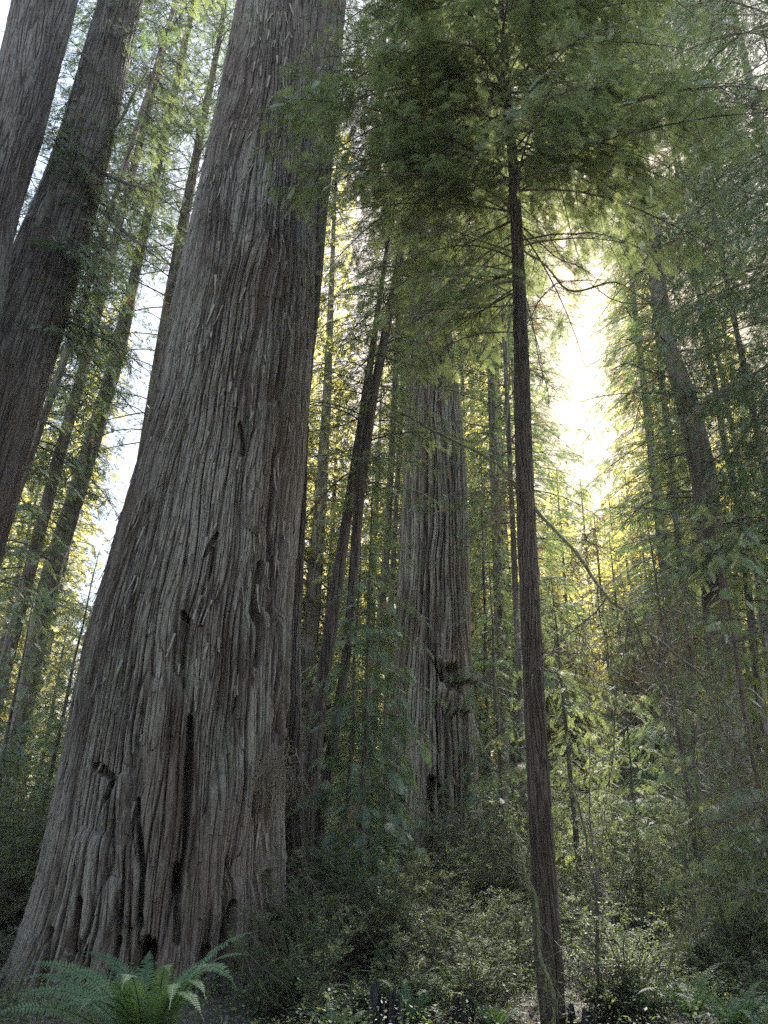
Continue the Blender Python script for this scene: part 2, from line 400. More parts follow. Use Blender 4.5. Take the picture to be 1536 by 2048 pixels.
def bark_mesh(name, ctrl, Y, z_top, mat, parent, nth=200, nz=600, front=.75, big=(.16, 1.6, .05), med=(.07, .7, .02), fine=(.025, .25, .006), shag=.012,
              feats=(), lobes=0.0, lobe_z=4.0, seed=0, zvis=None, R0=None, slant=.25, after=None):
    fx, fr, z0, z1 = trunk_profile(ctrl, Y, z_top)
    zv = min(z1, zvis if zvis else z1)
    k = nz if zv >= z1 else int(nz*.93)
    zz = np.linspace(z0, zv, k) if zv >= z1 else np.r_[np.linspace(z0, zv, k), np.linspace(zv, z1, nz-k+1)[1:]]
    nf = int(nth*front)                       # finer steps on the side that carries the detail
    half = rad(112)
    th = np.r_[np.linspace(-half, half, nf, endpoint=False), np.linspace(half, 2*PI-half, nth-nf, endpoint=False)]
    TH, Z = np.meshgrid(th, zz)
    r = fr(Z); cx = fx(Z); Rr = R0 or float(np.median(r))
    so_ = seed*13.7
    bx, by = np.sin(TH)*Rr, -np.cos(TH)*Rr
    # braided long furrows: the lookup turns slowly round the trunk with height
    wv = slant*(noise(bx*1.1+so_, by*1.1, Z*.22)+.45*noise(bx*2.6, by*2.6+so_, Z*.7))/Rr*.6
    T2 = TH+wv
    qx, qy = np.sin(T2)*Rr, -np.cos(T2)*Rr
    h1 = np.abs(noise(qx/big[0]+so_, qy/big[0], Z/big[1]))
    p1 = sstep(0.0, .15, h1)*.75+.25*sstep(0, .5, h1)
    h2 = np.abs(noise(qx/med[0], qy/med[0]+so_, Z/med[1]+3.3))
    p2 = sstep(0.0, .17, h2)*.8+.2*sstep(0, .5, h2)
    h4 = np.abs(noise(qx/fine[0]*.55+5, qy/fine[0]*.55, Z/fine[1]*.6+so_)); p4 = sstep(0, .22, h4)
    p3 = noise(qx/fine[0], qy/fine[0], Z/fine[1]+so_)
    # loose plates: strips whose lower ends stand off
    arc = T2*Rr/ (med[0]*1.1); wz = Z+.25*noise(qx*5, qy*5, Z*1.2)
    cell = np.floor(arc); rnd = (np.sin(cell*12.9898+so_)*43758.5453) % 1; per = med[1]*(.7+rnd*1.1)
    fr_ = (wz/per+rnd*7) % 1
    edge = np.minimum((arc-cell), 1-(arc-cell))*2
    sh = (1-fr_)**1.5*sstep(0, .35, edge)*(rnd > .25)
    ft = sstep(0, .5, (arc*2.3+.4) % 1)
    disp = big[2]*(p1-.75)+med[2]*(p2-.7)+fine[2]*(p3+p4*1.2-.9)+shag*(sh-.4)
    ridge = np.clip(.12+.62*p1*p2*(.55+.45*p4)+.12*sh+.25*p3+.55*noise(qx*.9+7, qy*.9, Z*.3)+.3*noise(qx*5, qy*5, Z*.9), 0, 1)
    if lobes:
        lo = noise(np.sin(TH)*1.7+so_, np.cos(TH)*1.7, Z*.10+.5)+.5*noise(np.sin(TH)*4.2, np.cos(TH)*4.2+so_, Z*.16)
        disp = disp+lobes*lo*np.exp(-np.clip(Z-z0, 0, None)/lobe_z)
    X = cx+np.sin(TH)*r; Yc = Y-np.cos(TH)*r
    if feats:
        fm = (np.abs(TH) < 1.6)
        Pv = np.stack([X, Yc, Z], -1).reshape(-1, 3); px, py, _ = proj(Pv); px = px.reshape(X.shape); py = py.reshape(X.shape)
        jit = 10*noise(qx*3.1, qy*3.1, Z*1.1); px = px+jit
        for poly, wd, dep in feats:
            poly = np.array(poly, float); best = np.full(px.shape, 1e9); tp = np.zeros(px.shape)
            for a, b in zip(poly[:-1], poly[1:]):
                ab = b-a; t = np.clip(((px-a[0])*ab[0]+(py-a[1])*ab[1])/(ab@ab), 0, 1)
                dd = np.hypot(px-a[0]-t*ab[0], (py-a[1]-t*ab[1])*.8)
                best = np.minimum(best, dd)
            best = np.clip(best+wd*(.55*noise(qx*7, qy*7, Z*1.0)+.3*noise(qx*20, qy*20, Z*1.6)), 0, None)
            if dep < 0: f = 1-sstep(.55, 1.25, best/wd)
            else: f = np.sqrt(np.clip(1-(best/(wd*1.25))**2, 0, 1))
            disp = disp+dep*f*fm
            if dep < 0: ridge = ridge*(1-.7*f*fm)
    X = X+np.sin(TH)*disp; Yc = Yc-np.cos(TH)*disp
    V = np.stack([X, Yc, Z], -1)
    n, m_ = len(zz), len(th)
    i = np.arange(n-1)[:, None]*m_+np.arange(m_)[None]; j = np.arange(n-1)[:, None]*m_+(np.arange(m_)+1) % m_
    mb = MB(); mb.add(V, np.stack([i, j, j+m_, i+m_], -1), mat)
    if after: after(mb, fx, fr)
    mb.build(name, parent, smooth=False, extra=ridge)
    return fx, fr, z0, z1

def axis_of(fx, Y): return lambda z: np.array([float(fx(z)), Y, z])
# ================================================================== THE PLACE
rng = np.random.default_rng(5)
# ---- ground: one sheet to the horizon
gx = np.r_[-600, -300, -150, -80, np.linspace(-50, 50, 201), 80, 150, 300, 600]
gy = np.r_[-300, -100, -40, np.linspace(-20, 80, 201), 110, 150, 250, 500, 900]
GX, GY = np.meshgrid(gx, gy); GZ = gz(np.clip(GX, -60, 60), np.clip(GY, -30, 120))+.05*noise(GX*1.3, GY*1.3, 0)
i = np.arange(len(gy)-1)[:, None]*len(gx)+np.arange(len(gx)-1)[None]
mb = MB(); mb.add(np.stack([GX, GY, GZ], -1), np.stack([i, i+1, i+len(gx)+1, i+len(gx)], -1), 'soil')
tag(mb.build('ground', smooth=True), kind='structure')

# ---- the great redwood
hero_ctrl = [(2048, -20, 592), (1960, 28, 578), (1880, 60, 564), (1800, 84, 558), (1720, 104, 557), (1650, 113, 560), (1580, 133, 562), (1480, 148, 566), (1380, 166, 570), (1300, 180, 575),
             (1200, 212, 583), (1100, 238, 590), (950, 283, 606), (800, 317, 616), (650, 345, 625), (540, 370, 629), (400, 400, 632), (260, 430, 636), (150, 453, 642), (0, 480, 652)]
HY = 12.6
feats = [([(528, 1280), (508, 1450), (472, 1560), (432, 1680), (392, 1790), (357, 1900), (340, 2000)], 36, .17),
         ([(332, 1400), (325, 1550), (312, 1700), (302, 1850), (300, 1920)], 34, .12),
         ([(253, 1560), (256, 1700), (262, 1840)], 11, .12), ([(185, 1700), (130, 1850), (60, 2000)], 30, .12), ([(470, 1790), (500, 1870), (530, 1990)], 28, .12),
         ([(548, 1480), (552, 1700), (560, 1850), (575, 1960)], 13, .10), ([(225, 1780), (205, 1880), (190, 1960)], 16, .1), ([(540, 820), (520, 950), (505, 1050)], 12, .07),
         ([(378, 1440), (374, 1560), (366, 1700), (352, 1800), (347, 1880)], 8, -.14), ([(281, 1600), (284, 1700), (286, 1830)], 6, -.14),
         ([(300, 1905), (290, 1960), (300, 2010)], 26, -.4), ([(195, 1535), (228, 1558), (212, 1600)], 8, -.12), ([(517, 1130), (511, 1230), (507, 1330)], 8, -.10),
         ([(352, 1735), (350, 1775)], 12, -.16), ([(545, 900), (541, 1100), (537, 1300), (528, 1500), (522, 1620)], 5, -.07),
         ([(362, 1228), (372, 1236)], 6, -.10), ([(438, 1070), (410, 1108)], 5, -.07), ([(115, 1860), (95, 1970)], 7, -.1),
         ([(430, 1100), (405, 1190), (400, 1250)], 5, -.05), ([(570, 560), (560, 760), (553, 900)], 5, -.05), ([(415, 1900), (395, 1980)], 8, -.12), ([(460, 1810), (450, 1900), (440, 1990)], 9, -.18),
         ([(530, 1750), (545, 1850)], 7, -.14), ([(165, 1800), (150, 1900)], 6, -.08), ([(240, 1880), (225, 1960)], 7, -.1), ([(375, 1240), (367, 1330)], 6, -.07),
         ([(480, 850), (489, 905)], 5, -.09), ([(286, 1838), (287, 1850)], 9, -.1)]
def shreds(mb, hx, hr):
    r_ = np.random.default_rng(3)
    for k in range(420):
        z = r_.uniform(.6, 20)**1.0; th = r_.uniform(-1.45, 1.45); R = float(hr(z)); L = r_.uniform(.12, .5)*(1 if z > 5 else .8); w_ = r_.uniform(.008, .028)
        u = np.linspace(0, 1, 6); out = .02+.055*u**2*r_.uniform(.2, 1.6); sl_ = r_.uniform(-.12, .12)
        thv = th+sl_*u*L/R*2
        pts = np.stack([hx(z-u*L)+np.sin(thv)*(R+out), HY-np.cos(thv)*(R+out), z-u*L], -1)
        lat = np.array([math.cos(th), math.sin(th), 0]); ww = w_*(1-u*.6)[:, None]; nn_ = np.array([math.sin(th), -math.cos(th), 0])*.006
        V = np.concatenate([pts-lat*ww, pts+lat*ww+nn_, pts+lat*ww-nn_*1.5]); n = 6
        i = np.arange(n-1); q = np.concatenate([np.stack([i, i+1, i+1+n, i+n], -1), np.stack([i+n, i+1+n, i+1+2*n, i+2*n], -1)])
        mb.add(V, q, 'bark_shred')
t = thing('redwood_tree', 'giant redwood with broad fluted grey-brown trunk rising behind the large fern', 'tree')
hx, hr, hz0, hz1 = bark_mesh('trunk', hero_ctrl, HY, 60, 'bark_hero', t, nth=1150, nz=2000, front=.85, big=(.125, 3.6, .055), med=(.038, 1.2, .020), fine=(.014, .22, .006), shag=.020, after=shreds,
           feats=feats, lobes=.10, lobe_z=3.5, seed=1, zvis=23, R0=1.3, slant=.24)
rebase(t, (float(hx(0)), HY, 0))

# ---- slim redwood against the light
SY = 9.7
sl_ctrl = [(2048, 1083, 1131), (1900, 1068, 1125), (1700, 1060, 1108), (1500, 1052, 1095), (1300, 1044, 1084), (1100, 1036, 1074), (900, 1030, 1064), (700, 1028, 1057), (500, 1024, 1047), (340, 1017, 1037), (200, 1008, 1024), (60, 1000, 1012)]
def stubs(mb, fx, fr):
    g = np.random.default_rng(31)
    for k in range(46):
        z = g.uniform(.4, 10); a = g.uniform(-2, 2); R = float(fr(z)); d = np.array([math.sin(a), -math.cos(a), g.uniform(-.3, .3)]); p = np.array([float(fx(z))+math.sin(a)*R*.9, SY-math.cos(a)*R*.9, z]); L = g.uniform(.03, .22)
        mb.tube([p, p+d*L*.5, p+d*L+[0, 0, -.2*L]], [g.uniform(.006, .014), .006, .003], 'bark_dark', 5)
t = thing('redwood_tree', 'slim straight red-barked redwood standing alone in front of the bright gap', 'tree')
sx, sr, sz0, sz1 = bark_mesh('trunk', sl_ctrl, SY, 24, 'bark_red', t, nth=150, nz=1100, front=.75, big=(.045, .9, .014), med=(.022, .4, .009), fine=(.01, .12, .002), shag=.006, seed=2, zvis=17, lobes=.03, lobe_z=.6, after=stubs)
def limb(name, pts, r0, r1, mat, parent, n=30, moss=0, seed=0, wob=.02):
    """a limb through control points (world), wavering, with tufts of moss"""
    pts = np.asarray(pts, float); u = np.linspace(0, len(pts)-1, n); P = np.stack([np.interp(u, np.arange(len(pts)), pts[:, k]) for k in range(3)], -1)
    ker = np.hanning(7)[1:-1]; ker /= ker.sum()
    for k in range(3): P[2:-2, k] = np.convolve(P[:, k], ker, 'valid')
    P = P+wob*np.stack([noise(u*1.3+seed, 0.5, k*7.1) for k in range(3)], -1)
    rr = np.linspace(r0, r1, n)*(1+.35*noise(u*2.1, seed+.3, 1.7))
    mb = MB(); mb.tube(P, rr, mat, 7, jag=.25)
    g = np.random.default_rng(seed)
    k = int(n*3.5); A = P[g.integers(3, n-1, k)]; D = nrmz(g.normal(0, 1, (k, 3))*[1, 1, .6]+[0, 0, -.2]); l = g.uniform(.05, .5, k)[:, None]
    mb.sticks(A, A+D*l, .0035, .001, mat)
    if moss:
        A = P[g.integers(2, n-1, moss)]+g.normal(0, r0*.5, (moss, 3)); B = A+np.stack([g.normal(0, .02, moss), g.normal(0, .02, moss), -g.uniform(.03, .22, moss)], -1)
        mb.sticks(A, B, .006, .001, 'moss_hang', g.random(moss).repeat(6))
    return mb.build(name, parent), P
def pxl(lst): return [at(*a) for a in lst]
limb('branch', pxl([(1066, 1012, 9.7), (1100, 1050, 9.4), (1150, 1100, 9.1), (1190, 1160, 8.9), (1225, 1205, 8.7), (1258, 1228, 8.6), (1275, 1255, 8.5), (1300, 1262, 8.4)]), .025, .010, 'moss_limb', t, 40, 60, 1)
limb('branch', pxl([(1040, 985, 9.7), (1000, 930, 9.5), (940, 895, 9.4), (870, 862, 9.2), (820, 835, 9.1), (770, 812, 9)]), .03, .010, 'moss_limb', t, 34, 40, 2)
limb('branch', pxl([(1030, 560, 9.7), (985, 566, 9.5), (930, 600, 9.2), (880, 650, 9.0), (840, 690, 8.9), (790, 735, 8.8)]), .032, .012, 'moss_limb', t, 34, 50, 3)
limb('branch', pxl([(1024, 540, 9.7), (960, 575, 9.9), (880, 610, 10.0), (800, 660, 10.2), (740, 720, 10.3)]), .02, .008, 'twig', t, 30, 10, 4)
limb('branch', pxl([(1030, 610, 9.6), (1016, 650, 9.45), (1019, 760, 9.35), (1016, 840, 9.3), (1004, 900, 9.2), (992, 938, 9.2)]), .015, .008, 'moss_limb', t, 30, 30, 5)
limb('branch', pxl([(1030, 925, 9.7), (1000, 965, 9.4), (985, 1020, 9.3), (965, 1090, 9.2), (955, 1130, 9.1)]), .014, .006, 'moss_limb', t, 24, 40, 6)
limb('branch', pxl([(1044, 480, 9.7), (1100, 470, 9.5), (1170, 465, 9.3), (1230, 475, 9.2), (1290, 500, 9.1), (1330, 560, 9)]), .016, .006, 'twig', t, 30, 10, 7)
limb('branch', pxl([(1045, 380, 9.7), (1100, 345, 9.7), (1160, 315, 9.8), (1220, 270, 9.9), (1270, 240, 10)]), .028, .012, 'moss_limb', t, 24, 20, 8)
limb('branch', pxl([(1047, 500, 9.7), (1090, 530, 9.5), (1140, 590, 9.4), (1230, 560, 9.4), (1290, 600, 9.3), (1400, 650, 9.2)]), .018, .008, 'moss_limb', t, 30, 20, 9)
for k, (x0, y0, x1, y1, x2, y2) in enumerate([(1020, 430, 930, 470, 800, 600), (1022, 470, 940, 530, 850, 650), (1035, 400, 1080, 440, 1140, 540), (1045, 450, 1120, 520, 1200, 560), (1026, 520, 900, 560, 780, 680),
        (1028, 590, 950, 680, 880, 800), (1046, 560, 1080, 700, 1100, 820), (1022, 380, 880, 420, 720, 560), (1045, 520, 1060, 640, 1090, 760), (1020, 355, 930, 370, 830, 440), (1050, 640, 1110, 560, 1200, 555)]):
    limb('branch', pxl([(x0, y0, 9.7), (x1, y1, 9.7-.25*(k % 3)), (x2, y2, 9.9-.4*(k % 4))]), .011, .004, 'twig', t, 20, 0, 20+k, wob=.06)
for k, (pts, a, b, ms) in enumerate([([(1262, 1235, 8.55), (1240, 1330, 8.5), (1228, 1420, 8.5), (1222, 1560, 8.5), (1205, 1700, 8.5)], .010, .003, 12), ([(1262, 1240, 8.5), (1310, 1330, 8.4), (1328, 1400, 8.4), (1350, 1450, 8.4)], .008, .003, 8),
        ([(1298, 1262, 8.4), (1380, 1330, 8.2), (1440, 1385, 8.1), (1490, 1450, 8.0), (1512, 1520, 8.0), (1525, 1590, 8.0)], .014, .004, 50), ([(1380, 1330, 8.2), (1430, 1410, 8.2), (1455, 1470, 8.2), (1475, 1570, 8.2)], .009, .003, 30),
        ([(1298, 1262, 8.4), (1365, 1390, 8.5), (1392, 1490, 8.5), (1402, 1620, 8.5)], .009, .003, 16), ([(1215, 1195, 8.75), (1160, 1250, 8.8), (1100, 1300, 8.8), (1060, 1350, 8.9)], .010, .003, 6), ([(1190, 1160, 8.9), (1200, 1240, 8.9), (1215, 1330, 8.9)], .007, .003, 14)]):
    limb('branch', pxl(pts), a, b, 'twig', t, 30, ms, 80+k, wob=.05)
ax = axis_of(sx, SY)
def side_specs(r_, pts, n, Lr, az_c, az_w, rise, droop):
    return [(np.asarray(pts[0])+(np.asarray(pts[1])-np.asarray(pts[0]))*r_.random(), az_c+r_.uniform(-az_w, az_w), r_.uniform(*Lr), rise+r_.normal(0, .08), droop*r_.uniform(.6, 1.4)) for _ in range(n)]
r_ = np.random.default_rng(8)
mb = MB()
specs = limb_specs(r_, ax, 10.8, 23, 84, 4.3, rise=.25, droop=.55, shape='round')
specs += side_specs(r_, (ax(11.2), ax(18)), 26, (2.8, 4.6), PI, .65, .2, .5)      # the heavy side, towards the great redwood
specs += limb_specs(r_, ax, 12.3, 20, 46, 1.7, rise=.1, droop=.5, shape='round', az_c=-PI/2, az_w=1.3)
specs += side_specs(r_, (ax(12.0), ax(18.5)), 26, (2.6, 4.8), 0, .7, .3, .45)
specs += side_specs(r_, (ax(9.0), ax(11)), 10, (1.5, 2.6), PI, 1.0, .15, .35)
n1 = crown(r_, mb, specs, 'near', .27, .20, 'needles_young', cull=.9, thin=.28, wr=.016, hang=.4)
mb.build('crown', t)
# lower hanging sprays off the mossy limbs
rebase(t, (float(sx(0)), SY, 0))
print('slim crown sprays', n1, time.time()-T0)
# ---- second giant, further back
GYd = 23.0
g_ctrl = [(1800, 742, 985), (1750, 748, 975), (1700, 755, 968), (1600, 765, 960), (1500, 772, 952), (1400, 778, 946), (1300, 788, 941), (1200, 795, 938), (1100, 801, 936), (950, 808, 930), (800, 814, 918), (680, 818, 902), (500, 826, 884)]
t = thing('redwood_tree', 'great grey redwood with a dark burl hole and charred scar, left of the slim trunk', 'tree')
gf = [([(862, 1560), (866, 1620), (872, 1690)], 7, -.3), ([(882, 1575), (890, 1630), (900, 1700)], 5, -.25), ([(898, 1348), (912, 1372)], 16, -.42), ([(866, 1310), (880, 1350), (890, 1380)], 5, -.2),
      ([(888, 1388), (906, 1408)], 16, .38), ([(872, 1320), (893, 1350), (935, 1358)], 7, .3), ([(868, 1450), (862, 1560)], 8, .12), ([(800, 1600), (805, 1750)], 8, -.25), ([(835, 1620), (842, 1760)], 7, .2),
      ([(782, 1300), (776, 1500), (768, 1680)], 6, -.2), ([(855, 760), (852, 1000), (850, 1300)], 3, -.05), ([(930, 1400), (940, 1600)], 5, .12), ([(905, 1640), (930, 1760)], 9, .25), ([(870, 1650), (885, 1760)], 7, .25)]
gxf, grf, gz0, gz1 = bark_mesh('trunk', g_ctrl, GYd, 62, 'bark_giant', t, nth=420, nz=1000, front=.8, big=(.17, 6, .14), med=(.07, 2.2, .05), fine=(.03, .5, .012), shag=.02, feats=gf, lobes=.3, lobe_z=2.5, seed=3, zvis=26, slant=.25)
r_ = np.random.default_rng(21); mb = MB()
axg = axis_of(gxf, GYd)
crown(r_, mb, limb_specs(r_, axg, 17, 44, 110, 4.5, rise=.1, droop=.4), 'mid', .5, .42, 'needles', cull=.8, wr=.02)
mb.build('crown', t)
# hanging sucker branches on its flank
mb = MB()
mb.tube(pxl([(938, 1400, 21.6), (948, 1450, 21.5), (965, 1500, 21.4), (1000, 1540, 21.3), (1040, 1570, 21.2)]), [.03, .03, .025, .02, .015], 'dead_wood', 5)
mb.tube(pxl([(945, 1440, 21.6), (975, 1510, 21.4), (1010, 1560, 21.3)]), [.02, .015, .01], 'dead_wood', 4)
mb.build('hanging_root', t)
rebase(t, (float(gxf(1)), GYd, float(gz(gxf(1), GYd))))

# ---- two big leaning trunks, upper left
def big_tree(label, ctrl, Y, zt, mat, seed, bark, specs=None, nth=200, nz=700, name='redwood_tree', zvis=None, crownk=None, group=None, lobes=.1):
    t = thing(name, label, 'tree', group=group)
    fx, fr, z0, z1 = bark_mesh('trunk', ctrl, Y, zt, mat, t, nth=nth, nz=nz, seed=seed, zvis=zvis, lobes=lobes, lobe_z=1.5, **bark)
    r_ = np.random.default_rng(seed+100)
    if crownk:
        mb = MB(); ax_ = axis_of(fx, Y)
        for ck in crownk:
            ck = dict(ck); kind = ck.pop('kind', 'mid'); ss = ck.pop('ss', .45); spg = ck.pop('sp', .4); mt = ck.pop('mat', 'needles'); thin = ck.pop('thin', 0); cull = ck.pop('cull', .9); tint = ck.pop('tint', None); hang = ck.pop('hang', .25); wr = ck.pop('wr', .02)
            crown(r_, mb, limb_specs(r_, ax_, **ck), kind, ss, spg, mt, cull=cull, thin=thin, tint=tint, hang=hang, wr=wr)
        mb.build('crown', t)
    rebase(t, (float(fx(z0+.4)), Y, z0+.4))
    return t, fx, fr
RB = dict(big=(.10, 1.8, .035), med=(.045, .8, .014), fine=(.02, .25, .004), shag=.008)
big_tree('thick pale redwood trunk cut by the top left corner, bare of branches', [(900, -260, -95), (600, -120, 2), (450, -80, 24), (350, -50, 52), (250, -24, 84), (120, 8, 116), (0, 35, 148)], 11.5, 60, 'bark_grey', 4, RB, nth=300, nz=900, zvis=22, crownk=[dict(z0=22, z1=33, n=22, Lmax=3)])
t2, fx2, fr2 = big_tree('redwood second from the left edge, its upper trunk wrapped in green sprays', [(1300, -300, -60), (1080, -190, 0), (900, -100, 48), (700, -45, 107), (500, 38, 165), (350, 100, 205), (250, 132, 229), (120, 168, 254), (0, 204, 282)], 13.0, 60, 'bark_grey', 5, RB, nth=320, nz=1000, zvis=24,
    crownk=[dict(z0=13, z1=30, n=44, Lmax=2.2, rise=0, droop=.35, kind='mid', ss=.30, sp=.26), dict(z0=11.5, z1=16.5, n=34, Lmax=3.0, rise=-.1, droop=.4, az_c=-.2, az_w=.8, kind='mid', ss=.28, sp=.26),
            dict(z0=15, z1=20, n=40, Lmax=1.5, rise=.1, droop=.3, az_c=-1.2, az_w=1.2, kind='mid', ss=.25, sp=.2)])
rl = t2.location
def limbs_on(t, lst):
    base = np.array(t.location)
    for k, (pts, r0, r1, mat, moss) in enumerate(lst):
        limb('branch', np.array(pxl(pts))-base, r0, r1, mat, t, 26, moss, 50+k)
limbs_on(t2, [([(200, 420, 12.9), (240, 455, 12.6), (280, 490, 12.4), (320, 520, 12.2)], .035, .012, 'twig', 10), ([(205, 345, 12.9), (260, 370, 12.6), (305, 385, 12.4)], .04, .015, 'twig', 10), ([(210, 275, 13), (245, 235, 12.7), (270, 185, 12.5), (300, 135, 12.4)], .045, .018, 'moss_limb', 10),
              ([(190, 440, 12.9), (205, 480, 12.7), (215, 500, 12.6)], .02, .008, 'twig', 5), ([(165, 500, 12.9), (190, 550, 12.7), (215, 600, 12.5)], .02, .008, 'twig', 5)])
# ---- redwood hard behind the giant
big_tree('narrow redwood standing close behind the right flank of the giant', [(1900, 540, 612), (1600, 560, 605), (1300, 570, 600), (1000, 590, 612), (800, 600, 618), (600, 606, 640), (450, 618, 652), (300, 628, 668), (150, 640, 680), (0, 648, 692)], 15.5, 60, 'bark_grey', 6, RB, nth=200, nz=800, zvis=28,
    crownk=[dict(z0=18, z1=34, n=60, Lmax=3.2, rise=.1, droop=.4, kind='mid', ss=.35, sp=.32)])

# ---- the leaning pair right of the giant
lean = dict(big=(.06, 1.5, .02), med=(.03, .6, .01), fine=(.02, .2, .003), shag=.004)
CK = lambda z0, z1, n, L, **k: [dict(z0=z0, z1=z1, n=n, Lmax=L, **k)]
big_tree('dark leaning trunk beside the giant redwood foot, left one of the leaning pair', [(1880, 563, 622), (1760, 578, 628), (1600, 598, 636), (1428, 622, 650), (1200, 655, 682), (1000, 690, 708), (800, 722, 738), (640, 748, 758)], 16.5, 24, 'bark_dark', 7, lean, nth=90, nz=400, name='leaning_tree', lobes=.05,
    crownk=CK(10, 23, 70, 2.8, kind='mid', ss=.32, sp=.3, mat='needles_young', droop=.5))
big_tree('slimmer leaning trunk, right one of the leaning pair', [(1800, 618, 642), (1623, 632, 652), (1525, 648, 670), (1330, 682, 700), (1200, 694, 712), (1000, 708, 728), (800, 736, 754), (640, 768, 784), (500, 795, 808)], 15.0, 22, 'bark_dark', 8, lean, nth=90, nz=400, name='leaning_tree', lobes=.05,
    crownk=CK(9, 21, 60, 2.6, kind='mid', ss=.3, sp=.28, mat='needles_young', droop=.5))
print('mid giants', time.time()-T0)

# ---- middle trunks (each measured): label, ctrl, Y, top, mat, crown
MID = [
 ('tall shaded conifer left of the giant, thicker of the slanting trunks there', [(1560, -12, 34), (1400, 28, 70), (1150, 82, 120), (950, 148, 182), (710, 222, 250), (500, 272, 290)], 24, 75, dict(z0=9, z1=56, n=240, top=70, Lmax=3.6)),
 ('slanting conifer trunk between the thicker one and the left edge, dark from top to foot', [(1340, -5, 22), (1125, 52, 76), (925, 103, 126), (750, 154, 174), (590, 196, 212)], 21, 75, dict(z0=8, z1=56, n=199, top=70, Lmax=3.2)),
 ('thin whippy conifer nearest the left edge, under the second redwood', [(1000, 22, 38), (900, 58, 72), (715, 123, 137), (600, 160, 172)], 19, 75, dict(z0=7, z1=56, n=160, top=70, Lmax=2.6, mat='needles_young')),
 ('pale slim trunk among sprays, just left of the great grey redwood foot', [(1720, 722, 740), (1600, 730, 748), (1480, 734, 752), (1300, 748, 764), (1100, 766, 781), (850, 780, 792)], 25, 75, dict(z0=8, z1=56, n=179, top=70, Lmax=2.8, mat='needles_young')),
 ('thin grey trunk touching the left side of the great grey redwood', [(1700, 754, 766), (1500, 762, 773), (1300, 772, 783), (1000, 788, 798)], 27, 75, dict(z0=12, z1=56, n=120, top=70, Lmax=2.5)),
 ('rusty brown trunk standing clear between the great grey redwood and the slim one', [(1680, 992, 1018), (1500, 994, 1018), (1300, 990, 1010), (1150, 986, 1004)], 27, 75, dict(z0=7, z1=56, n=220, top=70, Lmax=3.4)),
 ('thin dark trunk peeping out along the left edge of the slim redwood', [(1660, 1042, 1056), (1500, 1038, 1050), (1300, 1030, 1042), (1000, 1018, 1028)], 20, 75, dict(z0=10, z1=56, n=160, top=70, Lmax=2.8)),
 ('tall grey conifer right of the bright gap, thickest trunk there', [(1760, 1462, 1530), (1500, 1440, 1500), (1300, 1412, 1468), (1100, 1398, 1448), (950, 1383, 1433), (800, 1352, 1395), (675, 1318, 1345), (500, 1300, 1324), (375, 1272, 1293), (270, 1260, 1280), (100, 1244, 1258)], 22, 75, dict(z0=9, z1=56, n=251, top=70, Lmax=4.6)),
 ('slanting thin trunk close right of the tall grey conifer', [(1300, 1500, 1516), (1025, 1474, 1488), (900, 1445, 1457), (775, 1425, 1436), (600, 1395, 1404)], 24, 75, dict(z0=9, z1=56, n=179, top=70, Lmax=2.8)),
 ('very thin pale pole between the two slanting trunks on the right', [(1250, 1520, 1532), (1020, 1496, 1506), (830, 1455, 1463), (600, 1410, 1417)], 28, 75, dict(z0=13, z1=56, n=120, top=70, Lmax=2.5)),
 ('thin trunk leaning in along the right edge at mid height', [(1150, 1556, 1572), (950, 1526, 1540), (765, 1488, 1500), (600, 1456, 1466)], 21, 75, dict(z0=7, z1=56, n=199, top=70, Lmax=3.2)),
 ('dark trunk standing in the yellow glow below the arching mossy limb, its left one', [(1750, 1330, 1346), (1600, 1328, 1343), (1450, 1322, 1338), (1300, 1316, 1328), (1000, 1296, 1306)], 32, 13, dict(z0=4, z1=13, n=60, top=20, Lmax=3.2)),
 ('dark trunk in the yellow glow, middle of three below the mossy limb', [(1760, 1358, 1378), (1600, 1350, 1368), (1450, 1342, 1358), (1200, 1326, 1340), (950, 1300, 1312)], 30, 75, dict(z0=10, z1=56, n=179, top=70, Lmax=3)),
 ('wide dark trunk right of the yellow glow, ending in shrubs', [(1740, 1398, 1424), (1600, 1392, 1416), (1450, 1382, 1402), (1200, 1362, 1378), (950, 1338, 1350)], 31, 75, dict(z0=10, z1=56, n=199, top=70, Lmax=3.2)),
 ('slender straight trunk midway between the slim redwood and the yellow glow', [(1740, 1278, 1290), (1600, 1276, 1287), (1400, 1268, 1278), (1100, 1248, 1257), (850, 1232, 1240)], 33, 13, dict(z0=4, z1=13, n=60, top=20, Lmax=2.8)),
 ('conifer hidden behind the slim redwood, only its sprays showing left of the bright gap', [(1720, 1078, 1094), (1500, 1068, 1082), (1300, 1056, 1068), (1000, 1038, 1048)], 32, 75, dict(z0=8, z1=56, n=230, top=70, Lmax=4.2)),
]
for k, (lab, c, Y, zt, ck) in enumerate(MID):
    big_tree(lab, c, Y, zt, 'bark_giant' if 'grey conifer right of the bright' in lab else 'bark_far', 20+k, dict(big=(.08, 2.0, .02), med=(.04, .8, .01), fine=(.03, .3, .004), shag=.004), nth=40, nz=160, name='conifer_tree', lobes=.03,
             crownk=[dict(dict(kind='mid', ss=.42, sp=.30, rise=.1, droop=.4, thin=.12), **ck)])
print('mid', time.time()-T0)

